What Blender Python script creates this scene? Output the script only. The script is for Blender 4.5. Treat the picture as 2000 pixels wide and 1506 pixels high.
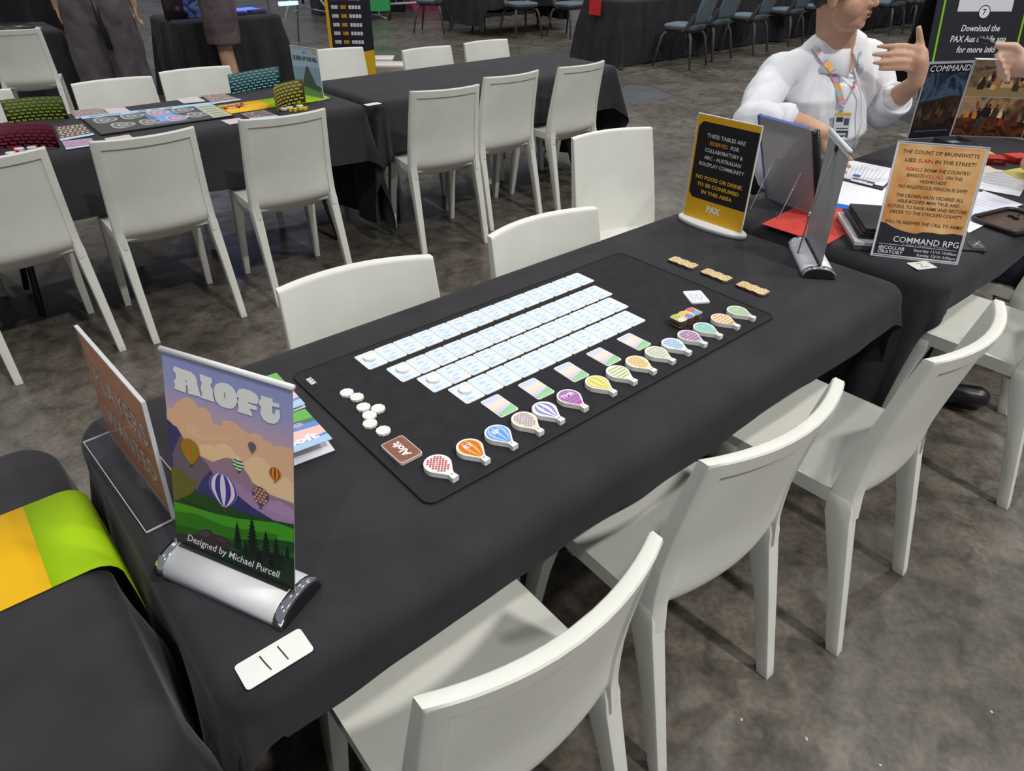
import bpy, bmesh, math, random
from mathutils import Vector, Matrix, noise
from mathutils.geometry import tessellate_polygon
PI = math.pi
for o in list(bpy.data.objects): bpy.data.objects.remove(o)
C = bpy.context.scene.collection
S = bpy.context.scene
sin, cos, rad = math.sin, math.cos, math.radians

# ---------------------------------------------------------------- camera, world, lights, exposure
def make_camera():
    yaw, pitch, roll = 0.86357, -0.59427, 0.007356
    f = Vector((cos(yaw)*cos(pitch), sin(yaw)*cos(pitch), sin(pitch)))
    r = Vector((sin(yaw), -cos(yaw), 0)); u = r.cross(f)
    r2 = cos(roll)*r + sin(roll)*u; u2 = -sin(roll)*r + cos(roll)*u
    cd = bpy.data.cameras.new('camera'); cam = bpy.data.objects.new('camera', cd); C.objects.link(cam)
    cd.sensor_width = 36; cd.lens = 1333.3*36/2000; cd.clip_start = .02; cd.clip_end = 200
    cam.matrix_world = Matrix(((r2.x, u2.x, -f.x, -0.01736), (r2.y, u2.y, -f.y, -0.55211), (r2.z, u2.z, -f.z, 1.5152), (0, 0, 0, 1)))
    S.camera = cam
make_camera()
w = bpy.data.worlds.new('hall_air'); S.world = w; w.use_nodes = True
wb = w.node_tree.nodes['Background']; wb.inputs[0].default_value = (.80, .87, 1.0, 1); wb.inputs[1].default_value = .29
def lamp(loc, power, size, col=(1, .97, .92)):
    d = bpy.data.lights.new('high_bay_lamp', 'AREA'); d.shape = 'DISK'; d.size = size; d.energy = power; d.color = col
    o = bpy.data.objects.new('high_bay_lamp', d); C.objects.link(o); o.location = loc
    return o
for x, y, pw in [(1.45, -5.0, 2100), (5.6, -3.3, 1000), (-2.6, -3.2, 560), (6.5, 1.0, 460), (.6, 3.6, 360), (-4.5, 4.5, 500), (9.5, 6.5, 700), (4.0, 8.5, 560), (-1, 10, 500), (12, 1.5, 600), (13, 10, 700)]:
    lamp((x, y, 8.0), pw*.29, .45)
S.view_settings.view_transform = 'Standard'; S.view_settings.look = 'None'
S.view_settings.exposure = -0.3; S.view_settings.gamma = 1.0; S.view_settings.use_curve_mapping = False

# ---------------------------------------------------------------- materials
MATS = {}
def srgb(h):
    h = h.lstrip('#'); v = [int(h[i:i+2], 16)/255 for i in (0, 2, 4)]
    return tuple((c/12.92 if c <= .04045 else ((c+.055)/1.055)**2.4) for c in v) + (1,)
def new_mat(name, col, rough=.5, metal=0, spec=.5, **kw):
    if name in MATS: return MATS[name]
    m = bpy.data.materials.new(name); m.use_nodes = True; b = m.node_tree.nodes['Principled BSDF']
    if isinstance(col, str): col = srgb(col)
    b.inputs['Base Color'].default_value = col; b.inputs['Roughness'].default_value = rough
    b.inputs['Metallic'].default_value = metal; b.inputs['Specular IOR Level'].default_value = spec
    for k, v in kw.items(): b.inputs[k.replace('_', ' ')].default_value = v
    m.diffuse_color = col; MATS[name] = m
    return m
def P(h, rough=.55, spec=.35): return new_mat('print_'+h.strip('#'), h, rough, 0, spec)
def nodes(m): return m.node_tree.nodes, m.node_tree.links, m.node_tree.nodes['Principled BSDF']
def noisy(m, c1, c2, scale=5, detail=4, stretch=(1, 1, 1), lo=.35, hi=.65, bump=0, bscale=None, rough=None):
    N, L, b = nodes(m)
    tc = N.new('ShaderNodeTexCoord'); mp = N.new('ShaderNodeMapping'); mp.inputs['Scale'].default_value = stretch
    L.new(tc.outputs['Object'], mp.inputs[0])
    n = N.new('ShaderNodeTexNoise'); n.inputs['Scale'].default_value = scale; n.inputs['Detail'].default_value = detail
    L.new(mp.outputs[0], n.inputs[0])
    r = N.new('ShaderNodeValToRGB'); r.color_ramp.elements[0].position = lo; r.color_ramp.elements[1].position = hi
    r.color_ramp.elements[0].color = srgb(c1) if isinstance(c1, str) else c1; r.color_ramp.elements[1].color = srgb(c2) if isinstance(c2, str) else c2
    L.new(n.outputs[0], r.inputs[0]); L.new(r.outputs[0], b.inputs['Base Color'])
    if bump:
        n2 = N.new('ShaderNodeTexNoise'); n2.inputs['Scale'].default_value = bscale or scale; n2.inputs['Detail'].default_value = 3
        L.new(mp.outputs[0], n2.inputs[0])
        bp = N.new('ShaderNodeBump'); bp.inputs['Strength'].default_value = bump; bp.inputs['Distance'].default_value = .0004
        L.new(n2.outputs[0], bp.inputs['Height']); L.new(bp.outputs[0], b.inputs['Normal'])
    return m
plastic = new_mat('cream_white_plastic', (.76, .765, .70, 1), .42)
noisy(plastic, (.73, .735, .67, 1), (.79, .795, .735, 1), 6, 5)
cloth = new_mat('black_cloth', (.02, .02, .022, 1), .85, 0, .25, Sheen_Weight=.10, Sheen_Roughness=.35)
noisy(cloth, (.026, .0248, .0285, 1), (.033, .0315, .0355, 1), 9, 6, bump=.35, bscale=420)
matfab = noisy(new_mat('mat_fabric', (.028, .027, .03, 1), .9, 0, .2), (.022, .021, .0238, 1), (.027, .0258, .029, 1), 30, 3, bump=.2, bscale=900)
matedge = new_mat('mat_stitching', (.008, .008, .009, 1), .7)
steel = new_mat('black_steel', (.02, .02, .022, 1), .4)
darkleg = new_mat('grey_chair_leg', (.07, .072, .078, 1), .5)
shell = new_mat('dark_grey_shell', (.06, .062, .066, 1), .55)
padm = noisy(new_mat('blue_grey_upholstery', (.12, .17, .21, 1), .9), (.10, .145, .18, 1), (.14, .19, .23, 1), 40, 3)
chrome = new_mat('chrome', (.8, .8, .82, 1), .08, 1)
alu = new_mat('silver_aluminium', (.70, .71, .73, 1), .5, .15)
greyback = new_mat('banner_grey_back', (.32, .33, .35, 1), .4, .3)
acryl = new_mat('clear_acrylic', (.9, .92, .95, 1), .04, 0, .6, Transmission_Weight=1.0, IOR=1.2, Alpha=.16)
acedge = new_mat('acrylic_edge', (.75, .78, .80, 1), .15, 0, .6, Alpha=.75)
white = new_mat('white_token', (.80, .80, .77, 1), .5)
paper = new_mat('white_paper', (.80, .82, .86, 1), .6)
black = new_mat('black_gloss', (.015, .015, .017, 1), .35)
skin = new_mat('skin', (.55, .32, .21, 1), .5, 0, .4, Subsurface_Weight=.08, Subsurface_Scale=.01)
skin2 = new_mat('light_skin', (.60, .38, .29, 1), .5, 0, .4, Subsurface_Weight=.08, Subsurface_Scale=.01)
noisy(skin, (.50, .285, .185, 1), (.60, .36, .245, 1), 14, 3)
wood = noisy(new_mat('pale_plywood', '#d8bd8a', .6), '#d6bc88', '#e2cb9c', 30, 3, (1, 5, 1))
char = new_mat('charred_plywood_edge', (.05, .025, .015, 1), .7)
shirt = noisy(new_mat('white_shirt', (.80, .82, .86, 1), .85), (.76, .78, .83, 1), (.83, .85, .88, 1), 10, 3, bump=.3, bscale=25)

# concrete floor: brownish grey, stained, slightly polished
fl = new_mat('polished_concrete', (.12, .11, .10, 1), .35)
N, L, b = nodes(fl)
tc = N.new('ShaderNodeTexCoord')
def nz(sc, det, dist=0):
    n = N.new('ShaderNodeTexNoise'); n.inputs['Scale'].default_value = sc; n.inputs['Detail'].default_value = det; n.inputs['Distortion'].default_value = dist
    L.new(tc.outputs['Object'], n.inputs[0]); return n
def rmp(src, stops):
    r = N.new('ShaderNodeValToRGB'); e = r.color_ramp.elements
    while len(e) < len(stops): e.new(.5)
    for k, (p_, c_) in enumerate(stops): e[k].position = p_; e[k].color = c_
    L.new(src, r.inputs[0]); return r
def mixc(a, b2, mode, fac):
    m = N.new('ShaderNodeMix'); m.data_type = 'RGBA'; m.blend_type = mode
    if isinstance(fac, float): m.inputs[0].default_value = fac
    else: L.new(fac, m.inputs[0])
    L.new(a, m.inputs[6])
    if isinstance(b2, tuple): m.inputs[7].default_value = b2
    else: L.new(b2, m.inputs[7])
    return m.outputs[2]
base = rmp(nz(1.3, 12, .25).outputs[0], [(.30, (.070, .061, .050, 1)), (.5, (.103, .091, .076, 1)), (.70, (.150, .135, .114, 1))])
fine = rmp(nz(11, 14, .6).outputs[0], [(.33, (.52, .50, .48, 1)), (.50, (1, 1, 1, 1)), (.70, (1.5, 1.47, 1.42, 1))])
c = mixc(base.outputs[0], fine.outputs[0], 'MULTIPLY', .85)
f2 = rmp(nz(60, 8, .3).outputs[0], [(.35, (.75, .74, .72, 1)), (.65, (1.2, 1.19, 1.17, 1))]); c = mixc(c, f2.outputs[0], 'MULTIPLY', .8)
spot = rmp(nz(3.6, 12, 1.0).outputs[0], [(.63, (0, 0, 0, 1)), (.80, (.8, .8, .8, 1))])
c = mixc(c, (.155, .143, .122, 1), 'MIX', spot.outputs[0])
dk = rmp(nz(7.5, 12, 1.2).outputs[0], [(.68, (0, 0, 0, 1)), (.76, (1, 1, 1, 1))])
c = mixc(c, (.028, .025, .022, 1), 'MIX', dk.outputs[0])
L.new(c, b.inputs['Base Color'])
rr = rmp(nz(2.2, 6, 1).outputs[0], [(.3, (.26, .26, .26, 1)), (.7, (.46, .46, .46, 1))]); L.new(rr.outputs[0], b.inputs['Roughness'])
bp = N.new('ShaderNodeBump'); bp.inputs['Strength'].default_value = .12; bp.inputs['Distance'].default_value = .003
L.new(nz(14, 8).outputs[0], bp.inputs['Height']); L.new(bp.outputs[0], b.inputs['Normal'])

# ---------------------------------------------------------------- mesh helpers
I4 = Matrix.Identity(4)
def TR(x=0, y=0, z=0, rz=0, rx=0, ry=0): return Matrix.Translation((x, y, z)) @ Matrix.Rotation(rz, 4, 'Z') @ Matrix.Rotation(ry, 4, 'Y') @ Matrix.Rotation(rx, 4, 'X')
class M:
    def __init__(s, T=None): s.v = []; s.f = []; s.m = []; s.sm = []; s.mats = []; s.T = T or I4
    def mi(s, mat):
        if mat not in s.mats: s.mats.append(mat)
        return s.mats.index(mat)
    def add(s, vs, fs, mat, smooth=False, T=None):
        T = s.T @ T if T is not None else s.T
        k = len(s.v); s.v += [T @ Vector(q) for q in vs]; i = s.mi(mat)
        for f in fs: s.f.append([k+j for j in f]); s.m.append(i); s.sm.append(smooth)
    def box(s, x0, x1, y0, y1, z0, z1, mat, T=None):
        s.add([(x0, y0, z0), (x1, y0, z0), (x1, y1, z0), (x0, y1, z0), (x0, y0, z1), (x1, y0, z1), (x1, y1, z1), (x0, y1, z1)],
              [(0, 3, 2, 1), (4, 5, 6, 7), (0, 1, 5, 4), (1, 2, 6, 5), (2, 3, 7, 6), (3, 0, 4, 7)], mat, False, T)
    def loft(s, rings, mat, smooth=True, caps=True, T=None, closed=True):
        n = len(rings[0]); vs = [q for r in rings for q in r]; fs = []
        for i in range(len(rings)-1):
            for j in range(n if closed else n-1):
                k = (j+1) % n; fs.append((i*n+j, i*n+k, (i+1)*n+k, (i+1)*n+j))
        if caps and closed: fs.append(tuple(reversed(range(n)))); fs.append(tuple((len(rings)-1)*n+j for j in range(n)))
        s.add(vs, fs, mat, smooth, T)
    def prism(s, pts, z0, z1, mat, T=None, side=None, smooth=False):
        n = len(pts); s.add([(x, y, z0) for x, y in pts]+[(x, y, z1) for x, y in pts], [(i, (i+1) % n, n+(i+1) % n, n+i) for i in range(n)], side or mat, smooth, T)
        s.poly(pts, mat, z1, T); s.poly(list(reversed(pts)), side or mat, z0, T)
    def poly(s, pts, mat, z=0, T=None):
        vs = [Vector((x, y, z)) for x, y in pts]
        tris = tessellate_polygon([vs])
        out = []
        for t in tris:
            a, b_, c_ = [vs[i] for i in t]
            cr = (b_.x-a.x)*(c_.y-a.y)-(b_.y-a.y)*(c_.x-a.x)
            if abs(cr) < 1e-14: continue
            out.append(tuple(t) if cr > 0 else tuple(reversed(t)))
        s.add([tuple(q) for q in vs], out, mat, False, T)
    def tube(s, pts, r, mat, n=8, caps=True, T=None):
        pts = [Vector(q) for q in pts]; rs = r if isinstance(r, (list, tuple)) else [r]*len(pts); rings = []
        a = None
        for i, q in enumerate(pts):
            d = (pts[min(i+1, len(pts)-1)]-pts[max(i-1, 0)]).normalized()
            if a is None:
                a = d.cross(Vector((0, 0, 1)))
                if a.length < .2: a = d.cross(Vector((1, 0, 0)))
            a = a-d*a.dot(d); a.normalize(); b_ = d.cross(a)
            rings.append([q+(a*cos(2*PI*k/n)+b_*sin(2*PI*k/n))*rs[i] for k in range(n)])
        s.loft(rings, mat, True, caps, T)
    def caps(s, pts, rs, mat, n=12):
        pts = [Vector(q) for q in pts]; P2 = []; R2 = []
        d0 = (pts[0]-pts[1]).normalized(); d1 = (pts[-1]-pts[-2]).normalized()
        for a in (80, 55, 28): P2.append(pts[0]+d0*rs[0]*sin(rad(a))); R2.append(rs[0]*cos(rad(a)))
        P2 += pts; R2 += list(rs)
        for a in (28, 55, 80): P2.append(pts[-1]+d1*rs[-1]*sin(rad(a))); R2.append(rs[-1]*cos(rad(a)))
        s.tube(P2, R2, mat, n)
    def ell(s, c_, r, mat, n=16, k=10, T=None):
        R_ = [[(r[0]*cos(2*PI*j/n)*sin(PI*i/k), r[1]*sin(2*PI*j/n)*sin(PI*i/k), -r[2]*cos(PI*i/k)) for j in range(n)] for i in range(1, k)]
        R_ = [[(0, 0, -r[2])]*n]+R_+[[(0, 0, r[2])]*n]
        s.loft(R_, mat, True, False, (Matrix.Translation(c_) @ (T or I4)))
    def text(s, txt, size, mat, u, v, z=0, T=None, align='CENTER', bold=0, shear=0, rot=0, sx=1, wid=None, space=1.0):
        vs, fs = text_geo(txt, bold, shear, space)
        xs = [q[0] for q in vs] or [0]; w0, w1 = min(xs), max(xs)
        if wid: sx = wid/((w1-w0)*size)
        off = {'CENTER': -(w0+w1)/2, 'LEFT': -w0, 'RIGHT': -w1}[align]
        cr, sr = cos(rot), sin(rot); out = []
        for x, y in vs:
            X = (x+off)*size*sx; Y = y*size; out.append((u+X*cr-Y*sr, v+X*sr+Y*cr, z))
        s.add(out, fs, mat, False, T)
    def build(s, name, parent=None, bevel=0, seg=2, auto=None):
        me = bpy.data.meshes.new(name); me.from_pydata([tuple(q) for q in s.v], [], s.f)
        for m_ in s.mats: me.materials.append(m_)
        me.polygons.foreach_set('material_index', s.m); me.polygons.foreach_set('use_smooth', s.sm); me.update()
        o = bpy.data.objects.new(name, me); C.objects.link(o)
        if bevel:
            bm = bmesh.new(); bm.from_mesh(me); bmesh.ops.remove_doubles(bm, verts=bm.verts, dist=1e-5)
            es = [e for e in bm.edges if e.is_manifold and e.calc_face_angle(0) > rad(35)]
            bmesh.ops.bevel(bm, geom=es, offset=bevel, segments=seg, affect='EDGES', profile=.5, clamp_overlap=True)
            for f in bm.faces: f.smooth = True
            bm.to_mesh(me); bm.free()
            try: me.set_sharp_from_angle(angle=rad(40))
            except Exception: pass
        if parent: o.parent = parent
        return o
TXT = {}
def text_geo(txt, bold=0, shear=0, space=1.0):
    k = (txt, bold, shear, space)
    if k in TXT: return TXT[k]
    cu = bpy.data.curves.new('t', 'FONT'); cu.body = txt; cu.size = 1; cu.offset = bold; cu.shear = shear; cu.resolution_u = 2; cu.space_character = space
    o = bpy.data.objects.new('t', cu); C.objects.link(o)
    dg = bpy.context.evaluated_depsgraph_get(); dg.update()
    me = bpy.data.meshes.new_from_object(o.evaluated_get(dg))
    vs = [(v.co.x, v.co.y) for v in me.vertices]; fs = []
    for p_ in me.polygons:
        t = list(p_.vertices)
        fs.append(tuple(t) if p_.normal.z >= 0 else tuple(reversed(t)))
    bpy.data.objects.remove(o); bpy.data.curves.remove(cu); bpy.data.meshes.remove(me)
    TXT[k] = (vs, fs); return TXT[k]
def thing(name, label, cat, loc=(0, 0, 0), rotz=0, group=None):
    o = bpy.data.objects.new(name, None); C.objects.link(o); o.location = loc; o.rotation_euler = (0, 0, rotz); o.empty_display_size = .05
    o['label'] = label; o['category'] = cat
    if group: o['group'] = group
    return o
def tag(o, label, cat, group=None, kind=None, loc=None, rotz=None):
    o['label'] = label; o['category'] = cat
    if group: o['group'] = group
    if kind: o['kind'] = kind
    if loc: o.location = loc
    if rotz is not None: o.rotation_euler = (0, 0, rotz)
    return o
def dup(root, loc, rotz, label, group=None):
    def cp(o, par):
        c_ = o.copy(); C.objects.link(c_)
        if par: c_.parent = par
        for ch in [q for q in KIDS.get(o.name, [])]: cp(ch, c_)
        return c_
    r = cp(root, None); r.location = loc; r.rotation_euler = (0, 0, rotz); r['label'] = label
    if group: r['group'] = group
    return r
KIDS = {}
def kids(root):
    KIDS[root.name] = [o for o in C.objects if o.parent == root]
    for o in KIDS[root.name]: kids(o)
def rrect(w, h, r, n=5, cx=0, cy=0):
    pts = []
    for sx, sy, a0 in ((1, -1, -90), (1, 1, 0), (-1, 1, 90), (-1, -1, 180)):
        for k in range(n+1):
            a = rad(a0+90*k/n); pts.append((cx+sx*(w/2-r)+r*cos(a), cy+sy*(h/2-r)+r*sin(a)))
    return pts
def circ(cx, cy, r, n=20, ry=None): return [(cx+r*cos(2*PI*k/n), cy+(ry or r)*sin(2*PI*k/n)) for k in range(n)]
def mm(pts): return [(x/1000, y/1000) for x, y in pts]
def struct(o): o['kind'] = 'structure'; return o

# ---------------------------------------------------------------- floor
g = M(); g.add([(-30, -20, 0), (50, -20, 0), (50, 45, 0), (-30, 45, 0)], [(0, 1, 2, 3)], fl); struct(g.build('floor'))

# ---------------------------------------------------------------- tables and cloths
def table_frame(x0, y0, L_, W_, rz, label):
    t = thing('folding_table', label, 'table', (x0+L_/2, y0+W_/2, 0), rz, 'folding tables under black cloths')
    g = M(); g.prism(rrect(L_-.11, W_-.11, .03), .703, .736, steel); g.build('tabletop', t)
    for sx in (-1, 1):
        g = M(); X = sx*(L_/2-.22)
        g.tube([(X, -W_/2+.27, .70), (X, -W_/2+.27, .30), (X+sx*.04, -W_/2+.20, .02)], .014, steel)
        g.tube([(X, W_/2-.27, .70), (X, W_/2-.27, .30), (X+sx*.04, W_/2-.20, .02)], .014, steel)
        g.tube([(X, -W_/2+.27, .32), (X, W_/2-.27, .32)], .012, steel)
        g.tube([(X, 0, .32), (X-sx*.32, 0, .69)], .01, steel)
        g.build('leg_frame', t)
    return t
def tablecloth(x0, y0, L_, W_, drops, label, cat='tablecloth', seed=0, rc=.075, group=None, flare=(.035, .12), H=.745, fold=1.0, rz=0):
    """drops: (near -y, right +x, far +y, left -x)"""
    rnd = random.Random(seed); ph = [rnd.uniform(0, 6.28) for _ in range(8)]
    dn, dr, df, dl = drops; per = []
    hx, hy = L_/2, W_/2
    def line(ax, ay, bx, by, nx, ny, d, n):
        for k in range(n):
            t = k/n; per.append((ax+(bx-ax)*t, ay+(by-ay)*t, nx, ny, d, 0))
    def arc(cx, cy, a0, d0, d1, n=22):
        for k in range(n):
            t = k/n; a = rad(a0+90*t)
            e0, e1 = (d0, d1)
            q = min(e0/max(cos(rad(90*t)), 1e-3), e1/max(sin(rad(90*t)), 1e-3))
            per.append((cx+rc*cos(a), cy+rc*sin(a), cos(a), sin(a), q, sin(PI*t)))
    line(-hx+rc, -hy, hx-rc, -hy, 0, -1, dn, int(60*L_)); arc(hx-rc, -hy+rc, -90, dn, dr)
    line(hx, -hy+rc, hx, hy-rc, 1, 0, dr, int(50*W_)); arc(hx-rc, hy-rc, 0, dr, df)
    line(hx-rc, hy, -hx+rc, hy, 0, 1, df, int(60*L_)); arc(-hx+rc, hy-rc, 90, df, dl)
    line(-hx, hy-rc, -hx, -hy+rc, -1, 0, dl, int(50*W_)); arc(-hx+rc, -hy+rc, 180, dl, dn)
    n = len(per); rings = []; er = .046
    s_ = 0; ss = []
    for i in range(n):
        ss.append(s_); a, b_ = per[i], per[(i+1) % n]; s_ += math.hypot(a[0]-b_[0], a[1]-b_[1])+.006*a[5]
    # inner top ring then rounded edge then skirt
    for inset, dz in ((er*1.02, 0), (er*.80, -er*.015), (er*.62, -er*.06), (er*.43, -er*.155), (er*.27, -er*.30), (er*.13, -er*.48), (er*.04, -er*.70), (0, -er*.95)):
        rings.append([(p_[0]-p_[2]*inset, p_[1]-p_[3]*inset, H+dz) for p_ in per])
    K = 14
    for k in range(1, K+1):
        t = k/K; ring = []
        for i, p_ in enumerate(per):
            d = min(p_[4], H-.004) if p_[5] == 0 else p_[4]
            z = H-er*.95-(d-er*.95)*t; dd = (H-z)
            s1 = ss[i]
            amp = fold*min(1, max(0, dd-er)/.28)*(.012+.018*min(1, p_[4]/.6))
            wv = sin(s1*17+ph[0]+2*sin(s1*4+ph[1]))*.6+sin(s1*31+ph[2])*.3+sin(s1*53+ph[3])*.15
            fl_ = (flare[0]*abs(p_[2])+flare[1]*abs(p_[3]))*p_[5]*max(0, dd-er)/.7*1.2
            off = max(-.01, amp*wv+amp*.7+fl_)+.02*max(0, dd-er)
            if p_[5] > 0: off += fl_*.5*sin(s1*60+ph[4])
            zz = z
            if zz < .006: off += (.006-zz)*.35; zz = .006+.004*abs(sin(s1*40))
            zz += 0 if t < 1 else .006*sin(s1*9+ph[5])
            ring.append((p_[0]+p_[2]*off, p_[1]+p_[3]*off, max(zz, .004)))
        rings.append(ring)
    g = M(); g.loft(rings, cloth, True, False)
    # top surface with a few soft pressed creases
    xs = hx-.12; ys = hy-.12
    g.poly([(q[0], q[1]) for q in rings[0]], cloth, H)
    o = g.build('tablecloth'); bm = bmesh.new(); bm.from_mesh(o.data); bmesh.ops.remove_doubles(bm, verts=bm.verts, dist=1e-5); bmesh.ops.recalc_face_normals(bm, faces=bm.faces)
    if sum(f.normal.z*f.calc_area() for f in bm.faces) < 0: bmesh.ops.reverse_faces(bm, faces=bm.faces)
    for f in bm.faces: f.smooth = True
    bm.to_mesh(o.data); bm.free(); tag(o, label, cat, group, None, (x0+L_/2, y0+W_/2, 0), rz)
    return o
GT = 'folding tables under black cloths'; GC = 'black tablecloths on the folding tables'
TB = [  # x0, y0, L, W, drops, label
 (.012, 0, 1.82, .76, (.10, .69, .60, .69), 'main game table in the foreground, under the black playmat', 'black cloth on the main foreground table, draped over its ends to the floor'),
 (-1.86, -.012, 1.835, .757, (.30, .69, .38, .69), 'table at bottom left, under the cloth with the yellow and green runner', 'black cloth at bottom left, crossed by a yellow and green runner'),
 (1.90, -.055, 1.83, .76, (.10, .69, .38, .69), 'table on the right where the person in the white shirt sits', 'black cloth at right, covered with papers and signs'),
 (-.04, 2.73, 1.86, .77, (.26, .66, .45, .69), 'table at upper left holding the board game with curved screens', 'black cloth at upper left, under the board game with four curved screens'),
 (1.87, 2.74, 1.86, .77, (.26, .69, .45, .66), 'empty table at upper middle beside three empty white chairs', 'bare black cloth at upper middle with one small white card on its corner'),
 (2.20, 6.95, 1.09, .75, (.735, .735, .735, .735), 'booth table behind the person in grey shorts', 'black cloth to the floor on the booth table with the blue lit top'),
 (-.75, 6.95, 2.05, .75, (.735, .735, .735, .735), 'table behind the white chair at the top left corner', 'black floor length cloth behind the white chair in the top left corner'),
 (7.25, 5.85, 1.83, .76, (.735, .735, .735, .735), 'table at the top carrying a small red square sheet', 'black floor length cloth with a red square sheet hanging on its end'),
 (9.15, 5.95, 1.83, .76, (.735, .735, .735, .735), 'table behind the row of grey chairs, next after the one with the red sheet', 'black cloth behind the row of grey chairs at top centre'),
 (11.05, 6.0, 1.83, .76, (.735, .735, .735, .735), 'table behind the farthest chairs left of the person in white', 'black cloth behind the farthest grey chairs left of the person in white'),
 (7.55, 9.05, 1.83, .76, (.36, .60, .5, .60), 'table beyond the upper middle grey chairs with a short cloth', 'black cloth with short drop at the top edge above the empty table'),
 (13.2, 5.75, 2.4, .76, (.735, .735, .735, .735), 'table behind the grey chairs right of the person in white', 'black cloth behind the grey chairs right of the person in white'),
]
for i, (x0, y0, L_, W_, dr_, lt, lc) in enumerate(TB):
    table_frame(x0, y0, L_, W_, 0, 'table: '+lt)
    tablecloth(x0, y0, L_, W_, dr_, lc, 'tablecloth', 11+i, group=GC, flare=(.02, .13) if i < 5 else (.035, .05), rc=.062)

# ---------------------------------------------------------------- white plastic chairs
def lerp(a, b_, t): return a+(b_-a)*t
def interp(z, tab):
    for (z0, v0), (z1, v1) in zip(tab, tab[1:]):
        if z <= z1: return lerp(v0, v1, (z-z0)/(z1-z0))
    return tab[-1][1]
def make_chair():
    t = thing('white_chair', 'x', 'chair')
    W = lambda z: interp(z, [(.40, .203), (.47, .2), (.838, .190)])
    FY = lambda z: interp(z, [(.40, .146), (.47, .150), (.55, .139), (.70, .108), (.838, .077)])   # front of stile
    TH = lambda z: interp(z, [(.40, .058), (.47, .052), (.60, .036), (.838, .024)])
    BU = lambda z: interp(z, [(.40, .030), (.60, .040), (.838, .044)])
    zs = [.405, .410, .418, .430, .446, .462, .480, .50, .53, .57, .62, .67, .72, .77, .795, .8025, .8042, .829, .835, .838]
    us = [-1, -.985, -.855, -.845, -.80, -.70, -.6, -.48, -.35, -.2, 0]; us = us+[-u for u in reversed(us[:-1])]
    g = M()
    def ring(u, z):
        bul = -BU(z)*(1-u*u)
        lowarc = -.012*(1-u*u) if z < .43 else 0
        e = .006 if abs(u) > .99 or z > .8365 else 0
        yf = FY(z)+bul-e*.5
        pan = 1 if abs(u) < .846 and z < .8035 else 0
        yr = FY(z)-TH(z)+bul+.0060*pan+e*.5
        if pan and z < .48:
            k = (.48-z)/.075; yr += .085*k*k; yf += .07*k*k
        x = W(z)*u
        return (x, yf, z+lowarc), (x, yr, z+lowarc)
    nu = len(us); F = [[ring(u, z) for u in us] for z in zs]
    vs = [q[0] for r in F for q in r]+[q[1] for r in F for q in r]; off = nu*len(zs); fs = []
    for i in range(len(zs)-1):
        for j in range(nu-1):
            a = i*nu+j; fs.append((a+1, a, a+nu, a+nu+1)); fs.append((off+a, off+a+1, off+a+nu+1, off+a+nu))
    for i in range(len(zs)-1):
        a = i*nu; fs.append((a, off+a, off+a+nu, a+nu)); a = i*nu+nu-1; fs.append((off+a, a, a+nu, off+a+nu))
    for j in range(nu-1):
        a = (len(zs)-1)*nu+j; fs.append((a+1, a, off+a, off+a+1)); a = j; fs.append((a, a+1, off+a+1, off+a))
    g.add(vs, fs, plastic, True); o = g.build('backrest', t)
    try: o.data.set_sharp_from_angle(angle=rad(42))
    except Exception: pass
    # seat: slab with a lip and a shallow dish
    g = M(); xs = [-1, -.93, -.86, -.5, 0, .5, .86, .93, 1]; ys = [.118, .14, .165, .24, .32, .395, .415, .43]
    def sz(a, y):
        ed = min(1-abs(a), (y-.118)/.25, (.43-y)/.25)
        return .462-(.004 if ed > .06 else 0)-(.004 if ed > .15 else 0)
    top = [[(.2*a*(1 if y > .14 else .98), y, sz(a, y)) for a in xs] for y in ys]
    n = len(xs); vs = [q for r in top for q in r]; fs = [(i*n+j, i*n+j+1, (i+1)*n+j+1, (i+1)*n+j) for i in range(len(ys)-1) for j in range(n-1)]
    g.add(vs, fs, plastic, True)
    g.loft([[(-.2, .118, z), (.2, .118, z), (.2, .43, z), (-.2, .43, z)] for z in (.424, .4625)], plastic, False, False)
    g.box(-.19, .19, .125, .42, .424, .43, plastic)
    g.build('seat', t)
    for sx in (-1, 1):   # rear legs
        g = M(); R_ = []
        for z, xa, xb, ya, yb in ((0, .178, .207, 0, .032), (.03, .178, .207, .006, .040), (.25, .172, .205, .053, .096), (.40, .1665, .2032, .086, .147), (.43, .1665, .203, .0905, .149), (.462, .168, .2, .099, .150)):
            R_.append([(sx*xa, ya, z), (sx*xb, ya, z), (sx*xb, yb, z), (sx*xa, yb, z)][::sx])
        g.loft(R_, plastic, False); g.build('leg', t, .0035)
    for sx in (-1, 1):   # front legs
        g = M(); R_ = []
        for z, xa, xb, ya, yb in ((0, .178, .206, .452, .482), (.25, .168, .204, .415, .458), (.41, .152, .201, .385, .432), (.44, .152, .2, .383, .430)):
            R_.append([(sx*xa, ya, z), (sx*xb, ya, z), (sx*xb, yb, z), (sx*xa, yb, z)][::sx])
        g.loft(R_, plastic, False); g.build('leg', t, .0035)
    kids(t); return t
proto_chair = make_chair()
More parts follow.
